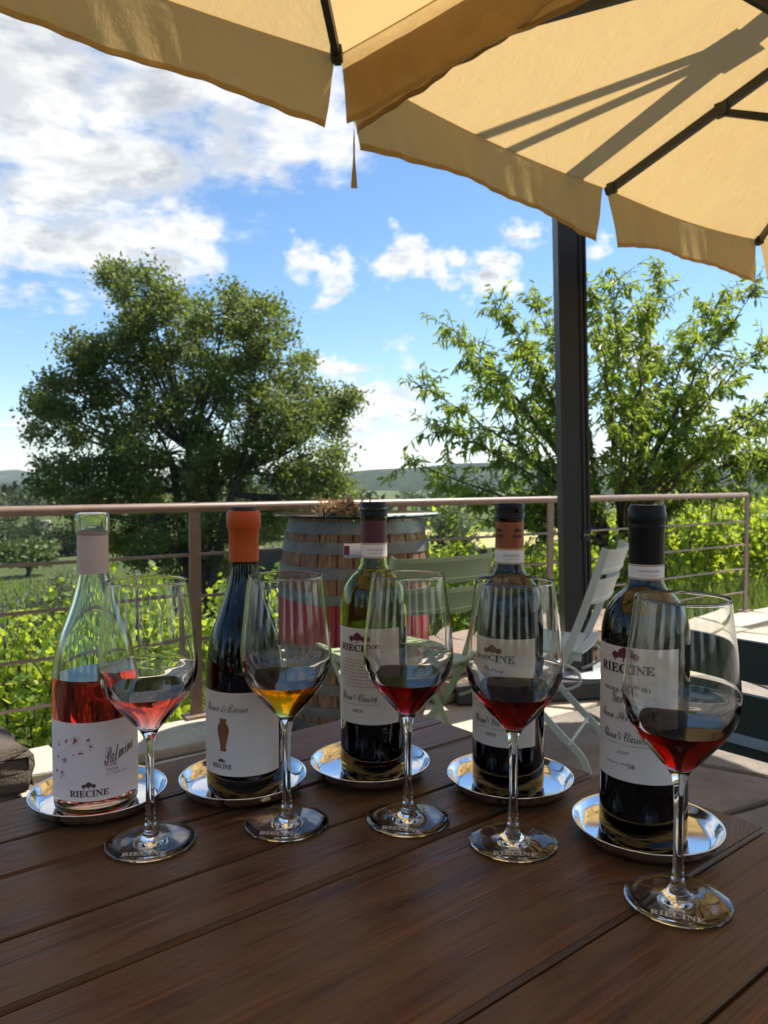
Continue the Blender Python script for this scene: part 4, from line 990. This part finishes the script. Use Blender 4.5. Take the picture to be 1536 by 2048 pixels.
# ------------------------------------------------------------------ table
TK = np.array([.020, 1.148]); TT = .75
def build_table():
    t = thing('wooden_table', 'dark brown stained plank table carrying the bottles and glasses', 'table', (TK[0], TK[1], 0), ROT)
    # local x along the planks (right end near x = 0), local y = -across
    seams = [(0., .099, .0012), (.1005, .1685, .004), (.1715, .2665, .0012), (.268, .349, .005), (.3525, .540, .005), (.5435, .638, .0012), (.6395, .729, .005), (.733, .915, .004)]
    rs = random.Random(3)
    for k, (a, b, gp) in enumerate(seams):
        x1 = {0: .0, 1: .002, 2: .004, 3: .003, 4: .018, 5: .012, 6: .014, 7: .01}[k]
        w = b - a; n = 40; Lp = 1.95; bm = bmesh.new(); bmesh.ops.create_cube(bm, size=1.)
        for v in bm.verts: v.co = Vector((v.co.x * Lp, v.co.y * w, v.co.z * .036))
        bmesh.ops.bevel(bm, geom=list(bm.edges), offset=.0035 if gp > .002 else .0012, segments=3, affect='EDGES')
        me = bpy.data.meshes.new('plank'); bm.to_mesh(me); bm.free(); me.materials.append(MATS['table_wood'])
        for p in me.polygons: p.use_smooth = True
        me.set_sharp_from_angle(angle=R(50))
        ob('plank', me, t, (x1 - Lp / 2, -(a + b) / 2, TT - .018 + rs.uniform(-.0006, .0006)))
    for x in (-.30, -1.6):
        m = MB(); m.box((x, -.457, TT - .07), (.09, .86, .065)); m.build('batten', 'table_wood', t, bevel=.003)
        for y in (-.09, -.82):
            m = MB(); m.box((x, y, TT / 2 - .045), (.085, .085, TT - .12)); m.build('leg', 'table_wood', t, bevel=.004)
    m = MB(); m.box((-.95, -.457, .22), (1.22, .06, .09)); m.build('stretcher', 'table_wood', t, bevel=.003)
build_table()

# ------------------------------------------------------------------ lettering
_SCR = {'B': 'ℬ', 'E': 'ℰ', 'F': 'ℱ', 'H': 'ℋ', 'I': 'ℐ', 'L': 'ℒ', 'M': 'ℳ', 'R': 'ℛ', 'e': 'ℯ', 'g': 'ℊ', 'o': 'ℴ'}
def script(s, bold=False):
    o = ''
    for ch in s:
        if ch.isalpha() and ch.isascii():
            if bold: o += chr((0x1D4D0 if ch.isupper() else 0x1D4EA) + ord(ch.lower()) - 97)
            elif ch in _SCR: o += _SCR[ch]
            else: o += chr((0x1D49C if ch.isupper() else 0x1D4B6) + ord(ch.lower()) - 97)
        else: o += ch
    return o
def serif(s):
    o = ''
    for ch in s:
        if ch.isdigit(): o += chr(0x1D7CE + int(ch))
        elif ch.isalpha() and ch.isascii(): o += chr((0x1D400 if ch.isupper() else 0x1D41A) + ord(ch.lower()) - 97)
        else: o += ch
    return o
_tc = {}
def text2d(s, offset=0., shear=0.):
    key = (s, offset, shear)
    if key in _tc: return _tc[key]
    c = bpy.data.curves.new('t', 'FONT'); c.body = s; c.offset = offset; c.shear = shear; c.resolution_u = 3; c.fill_mode = 'FRONT'
    o = bpy.data.objects.new('t', c); COL.objects.link(o); bpy.context.view_layer.update()
    me = bpy.data.meshes.new_from_object(o.evaluated_get(bpy.context.evaluated_depsgraph_get()))
    V = np.array([v.co[:2] for v in me.vertices]); F = [tuple(p.vertices) for p in me.polygons]
    bpy.data.objects.remove(o); bpy.data.curves.remove(c); bpy.data.meshes.remove(me)
    mn, mx = V.min(0), V.max(0); V = (V - (mn + mx) / 2); _tc[key] = (V, F, mx - mn); return _tc[key]
def fit(s, width, height=None, tilt=0., **kw):
    V, F, d = text2d(s, **kw); sx = width / d[0]; sy = sx if height is None else height / d[1]
    W = V * np.array([sx, sy])
    if tilt: W = np.stack([W[:, 0], W[:, 1] + W[:, 0] * tilt], -1)
    return W, F
def trees2d(w):
    """three round trees on a ground line"""
    V = []; F = []
    def disc(cx, cy, r, n=14):
        o = len(V); V.append((cx, cy))
        for k in range(n): a = 2 * math.pi * k / n; rr_ = r * (1 + .13 * math.sin(5 * a + cx * 900)); V.append((cx + rr_ * math.cos(a) * 1.12, cy + rr_ * math.sin(a)))
        F.extend([(o, o + 1 + k, o + 1 + (k + 1) % n) for k in range(n)])
    def rect(x0, y0, x1, y1): o = len(V); V.extend([(x0, y0), (x1, y0), (x1, y1), (x0, y1)]); F.append((o, o + 1, o + 2, o + 3))
    disc(0, .26 * w, .17 * w); disc(-.30 * w, .17 * w, .12 * w); disc(.30 * w, .17 * w, .12 * w); disc(-.10 * w, .20 * w, .1 * w); disc(.12 * w, .22 * w, .1 * w)
    rect(-.025 * w, -.02 * w, .025 * w, .16 * w); rect(-.315 * w, -.02 * w, -.285 * w, .1 * w); rect(.285 * w, -.02 * w, .315 * w, .1 * w); rect(-.42 * w, -.03 * w, .42 * w, -.018 * w)
    return np.array(V), F
def scribble(w, h, rs):
    """a line of print too small to read: word-like groups of strokes"""
    V = []; F = []; x = -w / 2
    while x < w / 2:
        for k in range(rs.randint(2, 8)):
            if x > w / 2: break
            hh = h * rs.choice((.55, .6, .65, 1.)); o = len(V); ww = h * .22; V.extend([(x, -h / 2), (x + ww, -h / 2), (x + ww, -h / 2 + hh), (x, -h / 2 + hh)]); F.append((o, o + 1, o + 2, o + 3)); x += h * .48
        x += h * .6
    return np.array(V), F
def wrap(name, vf, Rr, phi0, z0, mat, parent):
    V, F = vf; ph = phi0 + V[:, 0] / Rr
    P = np.stack([Rr * np.sin(ph), -Rr * np.cos(ph), z0 + V[:, 1]], -1)
    return MB().add(P.tolist(), F, 0, False).build(name, mat, parent)
def label_patch(name, Rr, p0, p1, z0, z1, mat, parent, n=48, tilt=0.):
    V = []; th = .00012
    for i in range(n + 1):
        p = p0 + (p1 - p0) * i / n; dz = tilt * (i / n - .5)
        for rr_, z in ((Rr, z0), (Rr, z1), (Rr - th, z1), (Rr - th, z0)): V.append((rr_ * math.sin(p), -rr_ * math.cos(p), z + dz))
    F = [(i * 4 + k, i * 4 + 4 + k, i * 4 + 4 + (k + 1) % 4, i * 4 + (k + 1) % 4) for i in range(n) for k in range(4)] + [(0, 1, 2, 3), tuple(n * 4 + k for k in (3, 2, 1, 0))]
    return MB().add(V, F).build(name, mat, parent, autosmooth=40)

# ------------------------------------------------------------------ bottles
def interp_prof(pts, n=9):
    """smooth a (r, z) polyline with Catmull-Rom"""
    P = [Vector((r, z, 0)) for r, z in pts]; out = []
    for i in range(len(P) - 1):
        p0 = P[max(i - 1, 0)]; p1 = P[i]; p2 = P[i + 1]; p3 = P[min(i + 2, len(P) - 1)]
        for k in range(n):
            s = k / n; q = .5 * ((2 * p1) + (p2 - p0) * s + (2 * p0 - 5 * p1 + 4 * p2 - p3) * s * s + (3 * p1 - p0 - 3 * p2 + p3) * s ** 3); out.append((q.x, q.y))
    return out + [(P[-1].x, P[-1].y)]
def rad_at(prof, z):
    for (r0, z0), (r1, z1) in zip(prof, prof[1:]):
        if z0 <= z <= z1: return r0 + (r1 - r0) * (z - z0) / max(1e-9, z1 - z0)
    return prof[-1][0]
def bottle_shell(t, body, H, glass, wine, level, lip=.0012):
    """body: outer (r, z) profile from the base edge to the neck; open mouth at the top"""
    th = .0030; Rb = body[0][0]
    outer = [(0, .016), (Rb * .25, .0145), (Rb * .5, .010), (Rb * .72, .0035), (Rb * .84, .0006), (Rb * .92, .0008)] + interp_prof([(Rb * .975, .0035), (Rb, .009)] + body[1:], 6)
    outer = outer + [(outer[-1][0] + lip, H - .020), (outer[-1][0] + lip + .0004, H - .006), (outer[-1][0] + lip * .6, H - .001), (outer[-1][0] - .0012, H)]
    zin = lambda r: .0195 - .006 * (r / Rb) ** 2
    inner = [(0, .0195), (Rb * .4, .0165), (Rb * .72, .0088), (Rb * .86, .0068), (Rb * .915, .0085)]
    side = [(r - th, z) for r, z in outer if z > .0125 and z < H - .004 and r > .008]
    side = sorted(set((round(r, 6), round(z, 6)) for r, z in side), key=lambda p: p[1])
    inner += side
    lv = [(r, z) for r, z in inner if z <= level]; rl = rad_at(inner[4:], level); wet = lv + [(rl, level)]
    dry = [(rl, level)] + [(r, z) for r, z in inner if z > level]
    m = MB(); m.lathe(outer + [(dry[-1][0], H)] + dry[::-1], 72); gl = m.build('glass', glass, t)
    m = MB(); m.lathe(wet + [(0, level)], 72, mis=[1] * (len(wet) - 1) + [0]); m.build('wine', ['wine_' + wine, 'wine_side_' + wine], t, autosmooth=50)
    return outer
def sleeve(name, prof, mat, t, seg=48): return MB().lathe(prof, seg, closed=True).build(name, mat, t, autosmooth=45)
def build_bottles():
    rs = random.Random(8)
    BURG = [(.0415, .0), (.0415, .05), (.0415, .115), (.0408, .139), (.0362, .168), (.0276, .192), (.0222, .208), (.0176, .226), (.0152, .243), (.0146, .262), (.0146, .278)]
    def bord(Rb): return [(Rb, .0), (Rb, .08), (Rb, .17), (Rb, .188), (Rb * .975, .200), (Rb * .88, .2145), (Rb * .68, .2265), (Rb * .48, .234), (.0162, .243), (.0148, .256), (.0143, .288)]
    def place(label, x, y): return thing('wine_bottle', label, 'bottle', (x, y, TT + .0042), -math.atan2(x, y))
    deg = R
    # 1 rosé
    t = place('clear bottle of rosé wine with white label, standing open on the left tray', -.301, .793); Rr = .0418
    bottle_shell(t, BURG, .302, 'bottle_clear', 'rose', .136, .0022)
    sleeve('capsule', [(.0150, .240), (.0157, .240), (.0153, .262), (.0153, .2838), (.0147, .2838)], 'capsule_beige', t)
    lb = label_patch('label', Rr + .0001, deg(-118), deg(98), .0165, .0955, 'paper_pink', t); Rt = Rr + .00035
    wrap('lettering', fit(serif('RIECINE'), .0385, .0068, offset=.012), Rt, deg(-10), .0245, 'ink_brown', lb)
    wrap('emblem', trees2d(.016), Rt, deg(-10), .0293, 'ink_brown', lb)
    wrap('lettering', fit(script('Palmina', True), .0345, .0165, .30), Rt, deg(34), .0640, 'ink_brown', lb)
    wrap('lettering', fit('ROSÉ', .0115, .0066), Rt, deg(20), .0525, 'ink_rose', lb)
    wrap('lettering', fit('TOSCANA', .0125, .0030), Rt, deg(21), .0458, 'ink_grey', lb)
    wrap('lettering', scribble(.023, .0018, rs), Rt, deg(28), .0420, 'ink_grey', lb)
    V = []; F = []
    for (fx, fz, s) in ((-.012, .078, 1.5), (-.0225, .077, .9), (.0, .078, 1.), (.003, .071, 1.1), (-.0075, .0655, 1.1), (-.0145, .0635, .7), (-.0255, .058, 1.2), (-.033, .073, 1.), (-.028, .043, 1.2), (-.034, .060, .8), (-.038, .045, .9), (-.031, .039, .6)):
        for k in range(7):
            a = rs.uniform(0, 6.28); d = rs.uniform(.0003, .0021) * s; r0 = rs.uniform(.00035, .0009) * s; cx, cz = fx + d * math.cos(a), fz + d * math.sin(a); o = len(V)
            V += [(cx + r0 * math.cos(q) * 1.4, cz + r0 * math.sin(q)) for q in (0, 1.2, 2.4, 3.6, 4.9)]; F.append(tuple(range(o, o + 5)))
    wrap('blossom_print', (np.array(V), F), Rt, deg(-10), 0, 'ink_rose', lb)
    V = []; F = []
    for (fx, fz, s) in ((-.012, .078, 1.6), (-.0075, .0645, 1.1), (.003, .071, 1.1), (-.0255, .058, 1.2), (-.028, .043, 1.2)):
        n = 16; o = len(V)
        for k in range(n):
            a = 6.28 * k / n; V += [(fx + .0031 * s * math.cos(a), fz + .0029 * s * math.sin(a)), (fx + .0028 * s * math.cos(a), fz + .0026 * s * math.sin(a))]
        F += [(o + 2 * k, o + 2 * ((k + 1) % n), o + 2 * ((k + 1) % n) + 1, o + 2 * k + 1) for k in range(n) if k % 4]
    n = 20; o = len(V); cv = [(-.030 + .034 * q, .064 + .010 * q + .004 * math.sin(3 * q)) for q in np.linspace(0, 1, n)]
    for a, b in cv: V += [(a, b), (a, b + .0003)]
    F += [(o + 2 * k, o + 2 * k + 2, o + 2 * k + 3, o + 2 * k + 1) for k in range(n - 1)]
    wrap('blossom_print', (np.array(V), F), Rt, deg(-10), 0, 'ink_pale_rose', lb)
    # 2 orange-capped white
    t = place('black wine bottle with orange wax top and amphora on its label', -.152, .832)
    bottle_shell(t, BURG, .302, 'bottle_dark', 'deep', .20)
    sleeve('wax_capsule', [(.0146, .249), (.0162, .2485), (.0160, .262), (.0162, .281), (.0182, .2845), (.0186, .294), (.0183, .2995), (.0172, .3025), (.013, .3028), (.013, .29)], 'capsule_orange', t)
    MB().lathe([(0, .300), (.0142, .300), (.0142, .3062), (.0132, .3072), (0, .3072)], 40).build('cork', 'cork_black', t, autosmooth=40)
    lb = label_patch('label', Rr + .0001, deg(-125), deg(58), .0265, .1145, 'paper_white', t)
    wrap('lettering', fit(script('Bianco di Riecine'), width=.052, height=.0098, shear=.28), Rt, deg(-31), .0985, 'ink_brown', lb)
    wrap('lettering', fit(serif('RIECINE'), .0245, .0050, offset=.010), Rt, deg(-36), .0365, 'ink_brown', lb); wrap('emblem', trees2d(.0105), Rt, deg(-36), .0402, 'ink_brown', lb)
    am = [(.0034, 0), (.0040, .0015), (.0034, .004), (.0032, .0055), (.0045, .010), (.0062, .017), (.0070, .0215), (.0068, .0255), (.0052, .0285), (.0040, .0298), (.0036, .0315), (.0045, .0335), (.0043, .0345)]
    V = [(r * (q / 4. - 1), z) for r, z in am for q in range(9)]; n = len(am); F = [(i * 9 + q, i * 9 + q + 1, i * 9 + q + 10, i * 9 + q + 9) for i in range(n - 1) for q in range(8)]
    wrap('amphora_print', (np.array(V), F), Rt, deg(-33), .0525, 'ink_terracotta', lb)
    # 3 olive bottle
    def docg(t, Rn, z0, z1, p0, p1, flap=False, code='AKKK025668'):
        b = label_patch('neck_band', Rn, deg(p0), deg(p1), z0, z1, 'paper_white', t, 40)
        label_patch('gold_edge', Rn + .0001, deg(p0), deg(p1), z1 - .0015, z1 - .0003, 'ink_gold', b, 40); label_patch('gold_edge', Rn + .0001, deg(p0), deg(p1), z0 + .0003, z0 + .0015, 'ink_gold', b, 40)
        wrap('lettering', fit(code, .019, .0020), Rn + .00025, deg(8), (z0 + z1) / 2 + .0012, 'ink_grey', b); wrap('lettering', scribble(.019, .0012, rs), Rn + .00025, deg(12), (z0 + z1) / 2 - .0028, 'ink_grey', b); return b
    t = place('olive green bottle with open neck and label dated 2024, middle of the five', -.012, .880); Rb = .0382
    bottle_shell(t, bord(Rb), .3105, 'bottle_olive', 'deep', .1685, .0010)
    sleeve('capsule', [(.0143, .262), (.0152, .262), (.0151, .293), (.0143, .293)], 'capsule_burgundy', t)
    MB().lathe([(0, .300), (.0118, .300), (.0118, .3095), (0, .3095)], 32).build('cork', 'cork_black', t, autosmooth=40)
    sleeve('lip_ring', [(.0150, .2945), (.0160, .2948), (.0160, .3000), (.0152, .3008), (.0156, .304), (.0156, .3095), (.0148, .3105), (.0136, .3105), (.0136, .2945)], 'capsule_black', t)
    b = docg(t, .0156, .2475, .2645, -180, 179)
    # loose end of the strip standing off to the left
    V = []; n = 10
    for i in range(n + 1):
        x = -.0135 - .0205 * i / n; y = -.0080 + .0030 * i / n; z0_, z1_ = .2475 - .0008 * i / n, .2640 - .0008 * i / n
        V += [(x, y, z0_), (x, y, z1_), (x, y + .0002, z1_), (x, y + .0002, z0_)]
    MB().add(V, [(i * 4 + k, i * 4 + 4 + k, i * 4 + 4 + (k + 1) % 4, i * 4 + (k + 1) % 4) for i in range(n) for k in range(4)] + [(0, 1, 2, 3), tuple(n * 4 + k for k in (3, 2, 1, 0))]).build('band_end', 'paper_white', b)
    MB().box((-.0305, -.0059, .2557), (.0062, .0002, .0105)).build('band_print', 'ink_wine', b)
    MB().box((-.0240, -.0068, .2557), (.0198, .0002, .0001)).build('band_print', 'ink_grey', b)
    def common(t, Rb, p0, p1, z0, z1, pc):
        lb = label_patch('label', Rb + .0002, deg(p0), deg(p1), z0, z1, 'paper_white', t); return lb, Rb + .00048, deg(pc)
    lb, Rt, pc = common(t, Rb, -104, 47, .0645, .1715, -28)
    wrap('lettering', fit(serif('RIECINE'), .050, .0078, offset=.014), Rt, pc, .1495, 'ink_black', lb); wrap('emblem', trees2d(.026), Rt, pc, .1556, 'ink_wine', lb)
    for k in range(9): wrap('fine_print', scribble((.034, .046, .052, .050, .054, .052, .050, .030, .042)[k], .0018, rs), Rt, pc, .1365 - k * .0037, 'ink_grey', lb)
    wrap('lettering', fit(script('Chianti Classico'), .046, .0092, shear=.28, offset=.004), Rt, pc, .0945, 'ink_black', lb)
    wrap('fine_print', scribble(.054, .0014, rs), Rt, pc, .0867, 'ink_grey', lb); wrap('lettering', fit(serif('2024'), .0120, .0036), Rt, pc, .0795, 'ink_wine', lb)
    # 4 riserva
    t = place('dark bottle with copper capsule and label dated 2023', .137, .838); Rb = .0390
    bottle_shell(t, bord(Rb), .3105, 'bottle_brown_green', 'deep', .198, .0010)
    sleeve('capsule', [(.0144, .262), (.0154, .262), (.0153, .293), (.0144, .293)], 'capsule_copper', t); cp = t.children[-1]
    for a in (-48, 34):
        wrap('emblem', trees2d(.011), .0156, deg(a), .2795, 'ink_black', cp); wrap('lettering', fit(serif('RIECINE'), .0115, .0034, offset=.012), .0156, deg(a), .2755, 'ink_black', cp)
    sleeve('lip_ring', [(.0150, .2940), (.0162, .2943), (.0162, .3000), (.0154, .3008), (.0158, .304), (.0158, .3095), (.0150, .3105), (.0136, .3105), (.0136, .2940)], 'capsule_black', t)
    MB().lathe([(0, .300), (.0118, .300), (.0118, .3095), (0, .3095)], 32).build('cork', 'cork_black', t, autosmooth=40)
    docg(t, .0158, .2455, .2620, -180, 179, code='AKKK02502')
    lb, Rt, pc = common(t, Rb, -106, 46, .0535, .1685, -28)
    wrap('lettering', fit(serif('RIECINE'), .051, .0080, offset=.014), Rt, pc, .1440, 'ink_black', lb); wrap('emblem', trees2d(.027), Rt, pc, .1502, 'ink_wine', lb)
    wrap('lettering', fit(script('Riserva'), .026, .0078, shear=.28, offset=.003), Rt, pc, .1305, 'ink_black', lb)
    for k in range(8): wrap('fine_print', scribble((.046, .052, .050, .054, .052, .050, .030, .042)[k], .0018, rs), Rt, pc, .1190 - k * .0037, 'ink_grey', lb)
    wrap('lettering', fit(script('Chianti Classico'), .046, .0092, shear=.28, offset=.004), Rt, pc, .0805, 'ink_black', lb)
    wrap('fine_print', scribble(.054, .0014, rs), Rt, pc, .0728, 'ink_grey', lb); wrap('lettering', fit(serif('2023'), .0120, .0036), Rt, pc, .0662, 'ink_wine', lb)
    # 5 gran selezione
    t = place('dark bottle with black capsule, nearest to us at the right table end', .247, .722); Rb = .0402
    bottle_shell(t, bord(Rb), .3105, 'bottle_brown_green', 'deep', .190, .0010)
    sleeve('capsule', [(.0144, .258), (.0160, .258), (.0160, .288), (.0166, .2905), (.0168, .2935), (.0164, .2950), (.0168, .2965), (.0174, .2995), (.0174, .3050), (.0166, .3065), (.0164, .3105), (.0155, .3125), (.0050, .3128), (.0050, .300)], 'capsule_black', t)
    docg(t, .0162, .2435, .2575, -180, 179, code='AKKK024645')
    lb, Rt, pc = common(t, Rb, -110, 45, .0610, .1840, -27)
    wrap('lettering', fit(serif('RIECINE'), .0545, .0088, offset=.014), Rt, pc, .1640, 'ink_black', lb); wrap('emblem', trees2d(.029), Rt, pc, .1710, 'ink_wine', lb)
    wrap('lettering', fit(serif('VIGNA GITTORI'), .048, .0034, offset=.006), Rt, pc, .1440, 'ink_black', lb)
    wrap('lettering', fit(script('Gaiole'), .024, .0112, shear=.28, offset=.003), Rt, pc, .1375, 'ink_black', lb)
    wrap('lettering', fit(script('Gran Selezione'), .056, .0112, shear=.28, offset=.003), Rt, deg(-24), .1185, 'ink_black', lb)
    wrap('lettering', fit(script('Chianti Classico'), .044, .0090, shear=.28, offset=.003), Rt, pc, .1020, 'ink_black', lb)
    wrap('fine_print', scribble(.056, .0014, rs), Rt, pc, .0945, 'ink_grey', lb); wrap('lettering', fit(script('2020'), .012, .0030, shear=.28), Rt, pc, .0870, 'ink_grey', lb)
    wrap('lettering', fit('Bottiglia No.', .015, .0026), Rt, deg(-42), .0755, 'ink_grey', lb); wrap('lettering', fit(serif('4458'), .0135, .0040, offset=.006), Rt, deg(-20), .0755, 'ink_wine', lb)
build_bottles()

# ------------------------------------------------------------------ trays
def build_trays():
    pr = [(0, .0), (.055, .0), (.0600, .0012), (.0652, .0075), (.0680, .0125), (.0692, .0134), (.0692, .0144), (.0680, .0142), (.0670, .0128), (.0645, .0088), (.0596, .0024), (.0550, .0012), (0, .0012)]
    me = MB().lathe(interp_prof(pr[1:-1], 3) and pr, 96).build('steel_tray', 'steel_tray', mesh_only=True)
    for x, y, lab in ((-.300, .797, 'round polished steel tray under the rosé bottle'), (-.155, .836, 'round polished steel tray under the orange-topped bottle'), (-.016, .882, 'round polished steel tray under the olive green bottle'),
                      (.139, .839, 'round polished steel tray under the copper-capsuled bottle'), (.250, .720, 'round polished steel tray under the black-capsuled bottle')):
        o = ob('steel_tray', me, None, (x, y, TT + .0022)); tag(o, lab, 'tray', 'steel trays under the bottles')
build_trays()

# ------------------------------------------------------------------ glasses
def build_glasses():
    H = .247
    out = [(0, 0.0004), (.030, .0003), (.0405, .0004), (.0416, .0012), (.0408, .0020), (.032, .0026), (.022, .0034), (.014, .0048), (.0085, .0078), (.0058, .0130), (.0046, .021), (.0040, .040), (.0038, .060), (.0040, .080), (.0046, .094), (.0060, .1015), (.0090, .1070)]
    bowl = interp_prof([(.0090, .1070), (.0190, .1185), (.0290, .1305), (.0365, .1405), (.0412, .1490), (.0440, .1590), (.0446, .1680), (.0440, .1800), (.0420, .2000), (.0392, .2230), (.0362, .2465)], 6)
    outer = out[:-1] + bowl
    inner = []
    for r, z in interp_prof([(.0, .1095), (.0045, .1108), (.0110, .1165), (.0190, .1257), (.0280, .1365), (.0352, .1457), (.0400, .1545), (.0430, .1640), (.0436, .1710), (.0430, .1810), (.0411, .2005), (.0384, .2230), (.0355, .2465)], 6): inner.append((max(r, 0), z))
    level = .1435; lo = [p for p in inner if p[1] <= level]; rl = rad_at(inner, level); wet = lo + [(rl, level)]; dry = [(rl, level)] + [p for p in inner if p[1] > level]
    gm = MB().lathe(outer + [(.0360, H), (.0357, H)] + dry[::-1], 96).build('glass_body', 'clear_glass', mesh_only=True)
    wm = {k: MB().lathe(wet + [(0, level)], 96, mis=[1] * (len(wet) - 1) + [0]).build('wine', ['wine_' + k, 'wine_side_' + k], mesh_only=True) for k in ('rose', 'amber', 'red')}
    for m_ in wm.values(): m_.set_sharp_from_angle(angle=R(50))
    V, F = fit(serif('RIECINE'), .040, .0062, offset=.012); T2, TF = trees2d(.014)
    def foot(Vx, zoff):
        P = []
        for x, y in Vx:
            yy = -.0285 + y + zoff; r = math.hypot(x, yy); z = float(np.interp(r, [.0085, .014, .022, .032, .0408], [.0078, .0048, .0034, .0026, .0020])) + .00015; P.append((x, yy, z))
        return P
    em = MB().add(foot(V, 0), F, 0, False).add(foot(T2, .0045), TF, 0, False).build('etched_lettering', 'etched', mesh_only=True)
    for x, y, k, a, lab in ((-.219, .709, 'rose', -12, 'wine glass with salmon pink wine before the rosé bottle'), (-.096, .748, 'amber', -14, 'wine glass with amber orange wine before the orange-topped bottle'),
                            (.024, .757, 'red', -12, 'glass of red wine standing before the olive green bottle'), (.121, .709, 'red', 4, 'glass of dark red wine before the copper-capsuled bottle'), (.237, .608, 'red', 0, 'glass of red wine nearest to us, before the black-capsuled bottle')):
        t = thing('wine_glass', lab, 'wine glass', (x, y, TT + .0006), -math.atan2(x, y), 'tasting glasses on the table')
        ob('glass_body', gm, t); ob('wine', wm[k], t); ob('etched_lettering', em, t, None, R(a))
build_glasses()

# ------------------------------------------------------------------ the air: pale even haze round everything
def build_haze():
    m, g = newmat('haze_air'); v = g.n('ShaderNodeVolumePrincipled')
    g.set(v.inputs['Color'], (.80, .88, 1.0)); v.inputs['Density'].default_value = .00013; v.inputs['Anisotropy'].default_value = .25
    lk(g.nt, v.outputs[0], g.out.inputs['Volume'])
    mb = MB(); mb.box((0, 0, 17), (9400, 9400, 134)); o = mb.build('haze', 'haze_air'); tag(o, 'pale blue haze over the valley and hills', 'haze', kind='stuff')
build_haze()
